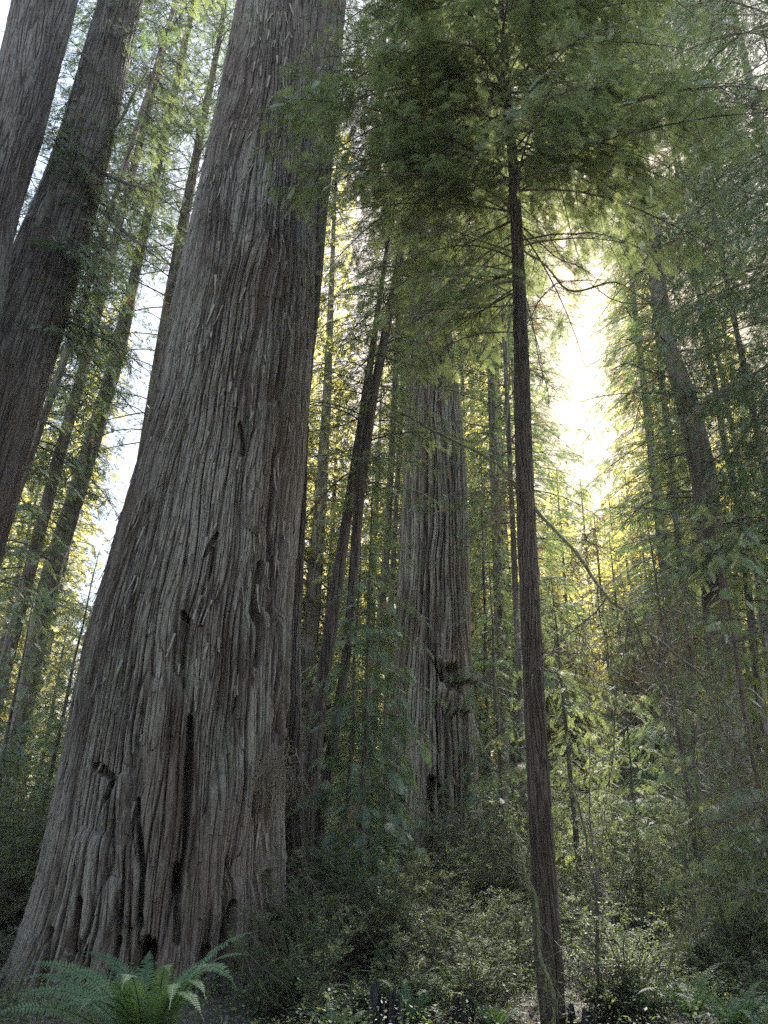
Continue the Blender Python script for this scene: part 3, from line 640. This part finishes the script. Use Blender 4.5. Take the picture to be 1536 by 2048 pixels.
# ---- young understory trees with low branches (near to mid): px of stem at foot, Y, height, radius
UND = [
 ('young redwood drooping its sprays right of the leaning pair', 725, 14.0, 6.5, 1.9), ('bushy young redwood in front of the left side of the great grey redwood', 690, 17.0, 8.0, 1.5),
 ('sapling conifer with pale tips between leaning pair and grey redwood', 720, 18.5, 11.0, 2.4), ('young hemlock beside the right flank of the great grey redwood', 1010, 20.0, 9.0, 2.3),
 ('broad young hemlock just right of the slim redwood', 1160, 17.0, 7.5, 2.6), ('low feathery hemlock in the glow behind the arching limb', 1270, 19.0, 5.2, 2.6),
 ('tall feathery hemlock at right, under the tall grey conifer', 1400, 17.5, 9.5, 2.6), ('dark young hemlock cut by the right edge', 1545, 13.5, 8.0, 2.6),
 ('pale green sapling low at the left edge of the giant', 60, 19.0, 8.5, 2.6), ('bright green sapling against the left edge', -30, 17.0, 7.0, 2.4), ('thin leafy sapling left of the giant, touching its bark', 120, 24.0, 9, 2.6),
 ('young redwood filling the space over the rusty brown trunk', 980, 24.0, 15.0, 2.6),
]
for k, (lab, px, Y, H, R) in enumerate(UND):
    b = at(px, 1729, Y); g = float(gz(b[0], Y)); r_ = np.random.default_rng(300+k)
    t = thing('young_tree', lab, 'tree')
    lean_ = r_.normal(0, .02)
    fx = lambda z, b=b, g=g, l=lean_: b[0]+(z-g)*l
    mb = MB(); zz = np.linspace(g-.2, g+H, 30); mb.tube(np.stack([fx(zz)+.05*noise(zz*.6, k, 0), np.full(30, Y)+.05*noise(zz*.6, k, 9), zz], -1), np.linspace(.05+H*.004, .008, 30), 'bark_dark', 8); mb.build('trunk', t)
    mb = MB(); crown(r_, mb, limb_specs(r_, axis_of(fx, Y), g+.5, g+H, int(8+H*(4.5 if px > 900 else 6)), R, rise=.12, droop=.55, top=g+H+1), 'near' if Y < 15 else 'mid', .30, .27, 'needles_young' if k % 3 else 'needles', cull=.6, wr=.012, hang=.5, bare=.05)
    mb.build('crown', t)
    rebase(t, (float(fx(g)), Y, g))
print('understory', time.time()-T0)

# ---- far trees: three kinds with shared meshes, copied
def far_proto(seed, H, z0, R, n, ss, mat='needles_far'):
    t = thing('conifer_tree', '', 'tree'); r_ = np.random.default_rng(seed)
    mb = MB(); zz = np.linspace(-.5, H, 24); tr = H*.011
    mb.tube(np.stack([.15*np.sin(zz*.1+seed), .15*np.cos(zz*.13+seed), zz], -1), np.interp(zz, [-.5, 1, H], [tr*1.35, tr, .03]), 'bark_far', 14, jag=.15); mb.build('trunk', t)
    mb = MB(); axf = lambda z: np.array([.15*math.sin(z*.1+seed), .15*math.cos(z*.13+seed), z])
    crown(r_, mb, limb_specs(r_, axf, z0, H, n, R, rise=.1, droop=.4), 'far', ss, ss*.8, mat, wr=.03)
    mb.build('crown', t); return t
protos = [far_proto(400, 42, 7, 4.2, 130, .75), far_proto(401, 36, 3, 4.2, 230, .6), far_proto(402, 50, 12, 4.6, 140, .8), far_proto(403, 28, 1.5, 3.8, 210, .55)]
LAB = {0: 'far tall conifer with bare foot, one of many behind the middle trunks', 1: 'far conifer with sprays almost to the ground, one of many behind the middle trunks',
       2: 'far very tall conifer with long bare lower trunk, behind the middle trunks', 3: 'far shorter bushy conifer clothed to its foot, one of many behind the middle trunks'}
for k, p_ in enumerate(protos): p_['label'] = LAB[k]; p_['group'] = 'far conifers behind the middle trunks'
r_ = np.random.default_rng(77); placed = []; used = set()
cnt = 0
for ring, (Ya, Yb, n) in enumerate([(36, 48, 26), (50, 68, 34), (72, 100, 44)]):
    for k in range(n):
        px = -160+(1856)*(k+r_.random())/n; Y = r_.uniform(Ya, Yb)
        short = 1225 < px < 1375 or (1060 < px < 1640 and r_.random() < .4); left = 30 < px < 190
        if ring == 0 and 150 < px < 260: continue
        b = at(px, 1729, Y); kd = int(r_.integers(0, 4))
        x = b[0]; loc = (x, Y, float(gz(np.clip(x, -60, 60), Y))-.1); rz = r_.uniform(0, 6.28); sc = r_.uniform(.8, 1.1)
        # keep the sight line to the sun open
        top = np.array([x, Y, loc[2]+30*sc]); qx_, qy_, _ = proj(np.array([[x, Y, loc[2]+z] for z in (20, 30, 40)]))
        if not short and not left and np.any((np.abs(qx_-1170) < 75) & (qy_ > 480) & (qy_ < 860)): 
            kd = 3; sc = .7
        if short: kd = int(r_.choice([1, 3])); sc = r_.uniform(.42, .56)*Y/(36 if kd == 1 else 28)
        if left: kd = int(r_.choice([1, 3])); sc = r_.uniform(.22, .34)*Y/(36 if kd == 1 else 28)
        if kd not in used:
            o = protos[kd]; o.location = loc; o.rotation_euler = (0, 0, rz); o.scale = (sc,)*3; used.add(kd)
        else: dup(protos[kd], loc, rz, sc)
        cnt += 1
print('far', cnt, time.time()-T0)
# ---- tall trees whose trunks stand outside the frame or high above; their limbs fill the upper corners
NEAR = [('tall redwood whose limbs fill the upper right corner, trunk beyond the right edge', 2050, 14.0, 34, dict(z0=9, z1=32, n=130, Lmax=5.2, rise=.15, droop=.4, az_c=PI, az_w=1.3, top=50)),
        ('redwood beyond the right edge, further back, limbs spread across the upper right', 1900, 20.0, 44, dict(z0=10, z1=42, n=150, Lmax=5.5, rise=.15, droop=.4, az_c=PI, az_w=1.4, top=60)),
        ('redwood behind the two big left trunks, seen between and above them', -250, 20.0, 44, dict(z0=12, z1=42, n=150, Lmax=4.2, rise=.15, droop=.4, top=60)),
        ('redwood far above the left trunks, its dense limbs reaching the giant', 150, 24.5, 50, dict(z0=15, z1=48, n=200, Lmax=4.8, rise=.15, droop=.4, top=70))]
for k, (lab, px, Y, H, ck) in enumerate(NEAR):
    b = at(px, 1729, Y); x0 = b[0]; g = float(gz(x0, Y)); r_ = np.random.default_rng(700+k)
    t = thing('redwood_tree', lab, 'tree'); fx = lambda z, x0=x0: x0+.1*math.sin(z*.2)
    mb = MB(); zz = np.linspace(g-.3, g+H, 60); mb.tube(np.stack([[fx(z) for z in zz], np.full(60, Y), zz], -1), np.linspace(H*.008, .03, 60), 'bark_far', 20, jag=.1); mb.build('trunk', t)
    mb = MB(); crown(r_, mb, limb_specs(r_, axis_of(fx, Y), **ck), 'mid', .34, .27, 'needles', cull=.9, wr=.018, hang=.35, thin=.05); mb.build('crown', t)
    rebase(t, (x0, Y, g))
# ---- shrubs: evergreen huckleberry
def shrub_proto(seed, H, n_stem, n_leaf):
    r_ = np.random.default_rng(seed); t = thing('huckleberry_shrub', '', 'shrub')
    mb = MB(); lf = MB(); PP, DD = [], []
    for k in range(n_stem):
        az = r_.uniform(0, 2*PI); out = r_.uniform(.1, 1.1)*H*.8; h = H*r_.uniform(.3, 1.1); u = np.linspace(0, 1, 7)
        pts = np.stack([np.cos(az)*out*u**1.3+.03*r_.normal(size=7), np.sin(az)*out*u**1.3+.03*r_.normal(size=7), h*u-.1*h*u**3], -1)
        mb.tube(pts, np.linspace(.010, .003, 7), 'twig', 4)
        for j in range(9):
            u0 = r_.uniform(.3, 1); p = np.array([np.interp(u0, u, pts[:, c]) for c in range(3)])
            d = nrmz(np.array([*r_.normal(0, 1, 2), r_.uniform(-.1, .7)])); L = r_.uniform(.2, .5)*H*.45; m_ = max(5, int(n_leaf*L))
            mb.sticks(p[None], (p+d*L)[None], .003, .0012, 'twig')
            s_ = r_.random(m_); PP.append(p+d*L*s_[:, None]+r_.normal(0, .012, (m_, 3))); lat = nrmz(np.cross(d, [0, 0, 1]))
            DD.append(d*.6+lat*np.where(np.arange(m_) % 2, 1, -1)[:, None]+r_.normal(0, .25, (m_, 3)))
    P = np.concatenate(PP); D = nrmz(np.concatenate(DD)); n = len(P)
    up = nrmz(np.array([0, 0, 1.])+r_.normal(0, .5, (n, 3))); lat = nrmz(np.cross(up, D)); s_ = r_.uniform(.020, .040, n)[:, None]
    Q = np.stack([P, P+D*s_*.5+lat*s_*.26, P+D*s_, P+D*s_*.5-lat*s_*.26], 1)
    lf.quads(Q, 'shrub_leaf', np.repeat(np.clip(r_.normal(.25+.12*(seed % 4), .16, n), 0, 1), 4))
    mb.build('stems', t); lf.build('foliage', t); return t
SH = [shrub_proto(500, 1.6, 32, 120), shrub_proto(501, 1.15, 26, 130), shrub_proto(502, 2.5, 44, 90), shrub_proto(503, .8, 20, 130)]
SL = ['head-high huckleberry shrub with small glossy leaves in the thicket', 'waist-high huckleberry shrub with small glossy leaves in the thicket', 'tall arching huckleberry shrub rising above the thicket', 'low huckleberry shrub with small glossy leaves at the front of the thicket']
for k, s in enumerate(SH): s['label'] = SL[k]; s['group'] = 'huckleberry shrubs of the undergrowth'
used = set(); r_ = np.random.default_rng(9)
def put_shrub(k, x, y, sc):
    loc = (x, y, float(gz(x, y))-.05); rz = r_.uniform(0, 6.28)
    if k in used: dup(SH[k], loc, rz, sc)
    else: o = SH[k]; o.location = loc; o.rotation_euler = (0, 0, rz); o.scale = (sc,)*3; used.add(k)
ns_ = 0
for (ya, yb, n, kinds) in [(9.6, 11.4, 26, (3, 1)), (11.5, 14, 40, (1, 0, 3)), (14, 18, 54, (0, 1, 2)), (18, 24, 70, (0, 2, 2)), (24, 34, 60, (2, 0, 2))]:
    for j in range(n):
        y = r_.uniform(ya, yb); px = r_.uniform(-80, 1620); p = at(px, 1729, y); x = p[0]
        if y < 15.5 and -10 < px < 600: continue           # the giant stands there
        if math.hypot(x-float(gxf(1)), y-GYd) < 1.9: continue
        if y < 11.5 and abs(px-1100) < 45: continue
        k = int(kinds[r_.integers(0, len(kinds))]); put_shrub(k, x, y, r_.uniform(.65, 1.25)); ns_ += 1
for (px, y, k, sc) in [(560, 10.3, 1, .8), (600, 10.8, 0, .8), (640, 10.2, 1, 1), (-20, 13.8, 0, 1.2), (30, 15.5, 2, 1), (-60, 12.5, 0, 1.1), (60, 17, 2, .9), (900, 20.5, 2, 1.1), (960, 20.3, 2, 1.1)]:
    p = at(px, 1729, y); put_shrub(k, p[0], y, sc); ns_ += 1
print('shrubs', ns_, time.time()-T0)

# ---- ferns
def frond(mb, base, az, L, rise, curl, W, npin, mat, r_, roll=0.0, tint=.5):
    """one sword-fern frond: arching rachis and toothed rows of pinnae"""
    n = 40; u = np.linspace(0, 1, n)
    el = rise-curl*u**1.4                                   # elevation angle along the frond
    ds = L/(n-1); h = np.cumsum(np.cos(el))*ds; v = np.cumsum(np.sin(el))*ds
    hd = np.array([math.cos(az), math.sin(az), 0]); side = np.array([-hd[1], hd[0], 0])
    side0 = side
    P = base+hd*h[:, None]+np.array([0, 0, 1.])*v[:, None]+side*(.05*L*np.sin(u*2.5+r_.uniform(0, 6)))[:, None]
    mb.tube(P, np.linspace(.006, .0015, n), mat, 5, tint=.2)
    t = .14+.85*(np.arange(npin)+.5)/npin
    Pt = np.stack([np.interp(t, u, P[:, k]) for k in range(3)], -1); tg = nrmz(np.stack([np.interp(np.minimum(t+.02, 1), u, P[:, k]) for k in range(3)], -1)-Pt+1e-6)
    side = np.tile(side0*math.cos(roll)+np.array([0, 0, 1])*math.sin(roll), (npin, 1)); side = nrmz(side-tg*np.sum(side*tg, 1)[:, None])
    nm = nrmz(np.cross(tg, side)); nm = np.where(nm[:, 2:3] < 0, -nm, nm)
    Lp = W*np.clip(np.sin(np.clip(t*1.05, 0, 1)**.62*PI)**.75, .05, 1)*(1-.25*t)
    for sd in (-1, 1):
        d = nrmz(sd*side+tg*.34+nm*.06+r_.normal(0, .035, (npin, 3)))
        wd = (L*.85/npin*.72)*np.ones(npin); lat = nrmz(np.cross(nm, d))
        lp = Lp*r_.uniform(.84, 1.06, npin)*np.where(r_.random(npin) < .05, .25, 1)
        # pinna: 3 quads, narrowing to the point, tip falling a little
        s0 = Pt; dn = -nm*.10
        secs = [(0, .55), (.12, 1.0), (.45, .85), (.78, .5), (1.0, .06)]
        pts = [(s0+(d*q+dn*q*q+lat*-sd*0)*lp[:, None], wd*ww*.5) for q, ww in secs]
        for (a, wa), (b, wb) in zip(pts[:-1], pts[1:]):
            Q = np.stack([a-lat*wa[:, None], b-lat*wb[:, None], b+lat*wb[:, None], a+lat*wa[:, None]], 1)
            mb.quads(Q, mat, np.repeat(np.clip(r_.normal(tint, .15, npin), 0, 1), 4))
fb = at(285, 2120, 7.0)
t = thing('sword_fern', 'large green sword fern with long arching fronds in front of the giant redwood', 'fern', group=None)
r_ = np.random.default_rng(40)
# fronds aimed at the tips in the photograph: tip (px, py, depth), length factor
fb = at(285, 2140, 7.0)
fb[2] = float(gz(fb[0], 7.0))+.05
TIPS = [(495, 1880, 6.7, .95, 1.2), (500, 1925, 6.5, 1.15, 1.3), (175, 1915, 7.1, .9, 1.5), (68, 1942, 6.9, 1.0, 1.4), (38, 2010, 6.6, 1.1, 1.5), (232, 1930, 6.6, 1.0, 1.7), (350, 1960, 6.3, .9, 1.9), (-10, 2045, 6.5, 1.1, 1.2), (190, 2000, 6.1, 1, 1.6),
        (470, 1990, 6.1, 1.0, 1.7), (385, 2005, 6.0, 1, 1.6), (100, 2050, 6.0, 1.1, 1.4), (300, 1915, 7.6, .9, 1.4), (430, 1940, 7.5, .9, 1.5), (265, 1985, 5.9, .9, 1.5), (330, 2030, 5.8, .9, 1.5), (420, 2040, 5.9, .9, 1.5), (180, 2040, 6.0, .9, 1.5), (140, 1960, 7.3, .9, 1.5), (20, 1980, 7.2, 1, 1.3), (400, 1905, 7.2, 1, 1.2)]
for k, (px, py, Y, lf, curl) in enumerate(TIPS):
    tip = at(px, py, Y); dv = (tip-fb)*1.07; hd = math.hypot(dv[0], dv[1]); az = math.atan2(dv[1], dv[0]); L = np.linalg.norm(dv)*1.0
    best = None
    for L_ in np.linspace(L*1.01, L*1.6, 16):          # solve for an arch that ends at the tip
        for rise in np.linspace(.2, 1.5, 27):
            u = np.linspace(0, 1, 40); el = rise-curl*u**1.4; hh = np.sum(np.cos(el))*L_/39; vv = np.sum(np.sin(el))*L_/39
            e = (hh-hd)**2+(vv-dv[2])**2
            if best is None or e < best[0]: best = (e, L_, rise)
    mb = MB(); frond(mb, fb, az, best[1], best[2], curl, .15 if best[1] > .9 else .13, 46, 'fern_leaf', r_, roll=(.55 if math.cos(az) > 0 else -.55)*abs(math.cos(az))+r_.uniform(-.25, .25), tint=r_.uniform(.3, .8)); mb.build('frond', t)
mb = MB(); frond(mb, fb, 2.3, .9, 1.0, 1.6, .09, 30, 'fern_dry', r_); o = mb.build('frond', t); o['label'] = 'dry brown frond'
mb = MB(); frond(mb, fb, 2.8, 1.1, .8, 1.5, .1, 30, 'fern_dry', r_); o = mb.build('frond', t); o['label'] = 'dry brown frond'
mb = MB(); frond(mb, fb, 1.7, .85, 1.1, 1.7, .09, 30, 'fern_dry', r_); o = mb.build('frond', t); o['label'] = 'dry brown frond'
rebase(t, fb)
def fern_proto(seed, n, L):
    r_ = np.random.default_rng(seed); t = thing('sword_fern', '', 'fern')
    for k in range(n):
        mb = MB(); frond(mb, np.array([0, 0, .03]), k*2*PI/n+r_.normal(0, .2), L*r_.uniform(.75, 1.1), r_.uniform(.9, 1.3), r_.uniform(1.3, 1.9), .10, 26, 'fern_leaf', r_, tint=r_.uniform(.3, .9)); mb.build('frond', t)
    return t
FP = [fern_proto(600, 11, .95), fern_proto(601, 13, .8)]
FERNS = [(820, 9.9, 0, 1.0, 0, 'pale sword fern right of the charred stump'), (905, 10.3, 1, 1.1, 0, 'pale upright sword fern between the charred stump and the slim redwood'), (760, 10.8, 1, 1.1, 0, 'sword fern left of the charred stump, half under shrubs'),
         (1215, 10.2, 1, .9, 0, 'small sword fern right of the slim redwood foot'), (1350, 9.2, 0, 1.0, -.05, 'sunlit sword fern, left of the row at the bottom right'), (1425, 9.0, 1, 1.1, -.1, 'sunlit sword fern in the middle of the row at the bottom right'),
         (1500, 8.9, 0, 1.0, -.1, 'sunlit sword fern, right of the row at the bottom right'), (1290, 9.8, 1, .9, 0, 'shaded sword fern behind the sunlit row'), (980, 9.5, 1, .8, 0, 'low sword fern near the left side of the slim redwood foot'),
         (690, 9.6, 1, .9, 0, 'shaded sword fern right of the giant redwood foot'), (1560, 9.5, 1, 1, 0, 'sword fern cut by the right edge at the bottom')]
seenf = set()
for px, Y, k, sc, dz, lab in FERNS:
    p = at(px, 1729, Y); loc = (p[0], Y, float(gz(p[0], Y))+dz)
    if k in seenf: dup(FP[k], loc, px*.37, sc, lab)
    else: o = FP[k]; o.location = loc; o.scale = (sc,)*3; o['label'] = lab; seenf.add(k)
print('ferns', time.time()-T0)

# ---- charred stumps
def stump(label, px, py, Y, wpx, seed, H=None):
    r_ = np.random.default_rng(seed); top = at(px, py, Y); g = float(gz(top[0], Y)); R = wpx/2*((top-CAM)@Fw)/F_PX
    t = thing('tree_stump', label, 'stump', loc=(top[0], Y, g))
    n, m_ = 24, 48; th = np.arange(m_)*2*PI/m_; u = np.linspace(0, 1, n)
    hh = (top[2]-g)*np.clip(.55+.75*noise(np.cos(th)*2.4+seed, np.sin(th)*2.4, .3)+.35*noise(np.cos(th)*7, np.sin(th)*7, seed+.5), .2, 1.0)
    rr = R*(1.35-.45*u[:, None]+.12*noise(np.cos(th)[None]*3, np.sin(th)[None]*3, u[:, None]*2))
    outer = np.stack([rr*np.cos(th), rr*np.sin(th), -.2+(hh+.2)*u[:, None]], -1)
    inner = outer[::-1].copy(); inner[..., :2] *= .72
    V = np.concatenate([outer, inner]); N_ = 2*n
    i = np.arange(N_-1)[:, None]*m_+np.arange(m_)[None]; j = np.arange(N_-1)[:, None]*m_+(np.arange(m_)+1) % m_
    mb = MB(); mb.add(V, np.stack([i, j, j+m_, i+m_], -1), 'char'); mb.build('shell', t)
    mb = MB()
    for k in range(7):
        a = r_.uniform(0, 6.28); q = np.array([math.cos(a), math.sin(a), 0])*R*.8; h = (top[2]-g)*r_.uniform(.6, 1.0)
        mb.tube([q+[0, 0, 0], q*1.0+[0, 0, h*.6], q*1.02+[r_.normal(0, .01), 0, h]], [R*.22, R*.15, .004], 'char', 5, jag=.3)
    mb.build('splinter', t)
stump('charred black hollow stump with splintered top, bottom centre', 772, 1968, 9.0, 66, 5)
stump('small charred snag standing just right of the larger charred stump', 918, 1990, 9.2, 22, 6)
stump('broken weathered stump stub among shrubs right of the great grey redwood', 968, 1722, 19.0, 20, 7)
stump('dark rotten root stub at the right side of the slim redwood foot', 1160, 2010, 9.4, 60, 8)

# ---- bare saplings and leaning poles
def pole(name, label, pts, r0, r1, mat, moss=0, seed=0, cat='sapling'):
    t = thing(name, label, cat)
    g = np.random.default_rng(seed); P = np.array(pxl(pts)); limb('stem', P, r0, r1, mat, t, 36, moss, seed, wob=.05)
    for k in range(7):
        u = g.uniform(.3, .95)*(len(P)-1); a = np.array([np.interp(u, np.arange(len(P)), P[:, c]) for c in range(3)])
        d = np.array([g.normal(0, .4), g.normal(0, .3), g.uniform(.1, .5)]); mb = MB(); mb.tube([a, a+d*.5+[0, 0, .04], a+d], [r1*.8, r1*.5, .0015], mat, 4); mb.build('twig', t)
    rebase(t, (P[0][0], P[0][1], float(gz(P[0][0], P[0][1]))))
pole('dead_pole', 'mossy dead pole leaning against the front of the slim redwood foot', [(1112, 2075, 9.2), (1100, 2000, 9.2), (1090, 1930, 9.25), (1075, 1840, 9.3), (1060, 1760, 9.4), (1035, 1680, 9.5), (1012, 1600, 9.6)], .022, .006, 'moss_limb', 60, 61, 'pole')
pole('bare_sapling', 'forked leafless sapling to the right of the slim redwood', [(1215, 2060, 10.5), (1208, 1960, 10.5), (1195, 1850, 10.5), (1187, 1770, 10.5), (1175, 1680, 10.5), (1155, 1600, 10.6), (1125, 1530, 10.7)], .028, .006, 'twig', 10, 62)
pole('bare_sapling', 'straight leafless sapling twin close behind the forked one', [(1212, 2040, 10.9), (1196, 1900, 10.9), (1190, 1760, 10.9), (1182, 1620, 10.9), (1180, 1480, 11)], .02, .006, 'twig', 10, 63)
pole('dead_branch', 'mossy crooked branch curving up from the ferns at bottom right', [(1290, 2020, 9.4), (1310, 1975, 9.4), (1345, 1935, 9.4), (1360, 1880, 9.4), (1385, 1840, 9.4), (1403, 1800, 9.5), (1408, 1770, 9.5)], .022, .007, 'moss_limb', 60, 64, 'branch')
pole('dead_branch', 'bent mossy branch reaching in from the right edge above the shrubs', [(1580, 1775, 8.6), (1530, 1778, 8.7), (1490, 1792, 8.8), (1455, 1795, 8.9), (1425, 1812, 9.0)], .018, .006, 'moss_limb', 50, 65, 'branch')
pole('dead_pole', 'grey dead stick leaning across the shrubs right of the slim redwood', [(1090, 2010, 9.6), (1130, 1970, 9.8), (1170, 1940, 10), (1205, 1925, 10.2)], .012, .006, 'dead_wood', 0, 66, 'pole')
pole('dead_pole', 'pale dead stick leaning by the weathered stump stub', [(950, 1775, 18.5), (975, 1745, 18.5), (1000, 1722, 18.5)], .02, .008, 'dead_wood', 0, 67, 'pole')
# hanging tangle of dead twigs on the right
def tangle(label, px, py, Y, w_, h_, n, seed):
    g = np.random.default_rng(seed); t = thing('dead_branch', label, 'branch'); mb = MB(); c = at(px, py, Y)
    a0 = c+np.array([-w_*.1, .2, h_*.5])
    for k in range(n):
        p = a0+np.array([g.uniform(-w_, w_)*.5, g.normal(0, .4), g.uniform(-.2, .2)*h_]); L = g.uniform(.4, 1)*h_; u = np.linspace(0, 1, 9); L *= .7
        dx = g.normal(.05, .14)*L; P = np.stack([p[0]+dx*u+.05*g.normal(size=9)*u, p[1]+g.normal(0, .2)*u+.03*g.normal(size=9), p[2]-L*u], -1)
        mb.tube(P, np.linspace(.006, .002, 9), 'twig', 4)
        m_ = 26; i = g.integers(1, 9, m_); A = P[i]; D = nrmz(np.stack([g.normal(0, .6, m_), g.normal(0, .4, m_), -g.random(m_)*.9], -1)); l = g.uniform(.06, .3, m_)[:, None]
        mb.sticks(A, A+D*l, .0035, .001, 'dead_twigs', g.random(m_).repeat(6))
    mb.build('twigs', t); rebase(t, (c[0], c[1], c[2]))
tangle('brown tangle of hanging dead twigs below the end of the mossy arching limb', 1290, 1380, 8.8, 1.3, 1.9, 26, 71)
pole('dead_branch', 'thin dead branch slanting in from the right edge at mid height', [(1590, 1200, 9), (1536, 1240, 9), (1470, 1292, 9), (1400, 1345, 9)], .012, .004, 'twig', 10, 68, 'branch')
pole('dead_branch', 'level dark dead branch reaching in from the right edge over the sparkling gaps', [(1600, 1255, 10), (1500, 1245, 10), (1410, 1236, 10), (1330, 1222, 10)], .014, .004, 'twig', 6, 69, 'branch')
pole('dead_branch', 'long dead branch slanting down left from the right edge above the thicket', [(1600, 1560, 9), (1520, 1610, 9), (1440, 1655, 9), (1380, 1665, 9)], .014, .004, 'twig', 10, 70, 'branch')
tangle('small dark tuft of dead twigs riding on the middle of the mossy arching limb', 1178, 1100, 9.0, .3, .4, 10, 76)
tangle('drooping dead twigs near the right edge, golden in the light', 1440, 1420, 9.6, 1.3, 2.2, 24, 72)
tangle('long dead twigs hanging by the right edge over the thicket', 1500, 1640, 11, 1.4, 2.2, 24, 73)
tangle('knot of dark dead twigs beside the slim redwood, where two mossy limbs meet', 1000, 1010, 9.3, .45, .8, 14, 74)
tangle('brown dead twigs clinging beside the right flank of the giant near its foot', 560, 1590, 11.0, .5, 1.2, 16, 75)

# ---- ground cover: litter and low leaves, past counting
r_ = np.random.default_rng(90); mb = MB(); n = 120000
y = 5+r_.random(n)**1.3*20; x = r_.uniform(-1, 1, n)*(y*.75+1); z = gz(x, y)+r_.uniform(0, .05, n)
P = np.stack([x, y, z], -1); D = nrmz(r_.normal(0, 1, (n, 3))*[1, 1, .3]); up = nrmz(np.array([0, 0, 1.])+r_.normal(0, .4, (n, 3))); lat = nrmz(np.cross(up, D)); s_ = r_.uniform(.02, .07, n)[:, None]
mb.quads(np.stack([P, P+D*s_*.5+lat*s_*.2, P+D*s_, P+D*s_*.5-lat*s_*.2], 1), 'litter', np.repeat(r_.random(n), 4))
tag(mb.build('leaf_litter'), kind='stuff')
mb = MB(); n = 170000
y = 7.6+r_.random(n)*26; x = r_.uniform(-1, 1, n)*(y*.75+1); h = np.clip(.38+.5*noise(x*.8, y*.8, 3), .04, 1); z = gz(x, y)+r_.random(n)*h
P = np.stack([x, y, z], -1); D = nrmz(r_.normal(0, 1, (n, 3))*[1, 1, .4]); up = nrmz(np.array([0, 0, 1.])+r_.normal(0, .5, (n, 3))); lat = nrmz(np.cross(up, D)); s_ = r_.uniform(.025, .06, n)[:, None]
mb.quads(np.stack([P, P+D*s_*.5+lat*s_*.25, P+D*s_, P+D*s_*.5-lat*s_*.25], 1), 'shrub_leaf', np.repeat(np.clip(r_.normal(.4, .25, n), 0, 1), 4))
tag(mb.build('undergrowth'), kind='stuff')

# ---- unseen conifers added behind the viewpoint to shade the front, as more forest would
r_ = np.random.default_rng(123)
for k in range(16):
    a = rad(-100)-rad(160)*(k+r_.random()*.6)/16+rad(0); d = r_.uniform(9, 15); x = math.cos(a)*d; y = math.sin(a)*d if False else -abs(math.sin(a)*d)-1
    x = -16+32*(k+.5)/16; y = -7-r_.uniform(0, 6)
    o = dup(protos[3], (x, y, float(gz(x, y))-.1), r_.uniform(0, 6), r_.uniform(.7, 1.0), 'bushy conifer behind the viewpoint, unseen, added to shade the front'); o['group'] = 'conifers added behind the viewpoint for shade'
# ---- haze: the lit forest air
HAZE = True
if HAZE:
    mb = MB(); a, b, c = 140, 135, 75
    V = np.array([[x, y, z] for z in (-2.5, c) for y in (-40, b) for x in (-a, a)], float)
    mb2 = bpy.data.materials.new('haze'); mb2.use_nodes = True; ns = mb2.node_tree.nodes; ns.clear()
    pv = ns.new('ShaderNodeVolumePrincipled'); pv.inputs['Density'].default_value = .00025; pv.inputs['Color'].default_value = (.90, .94, 1, 1); pv.inputs['Anisotropy'].default_value = .4
    o_ = ns.new('ShaderNodeOutputMaterial'); mb2.node_tree.links.new(pv.outputs[0], o_.inputs['Volume']); MATS['haze'] = mb2
    mb.add(V, [[0, 2, 3, 1], [4, 5, 7, 6], [0, 1, 5, 4], [2, 6, 7, 3], [0, 4, 6, 2], [1, 3, 7, 5]], 'haze')
    tag(mb.build('haze'), kind='stuff')
print('total', time.time()-T0)
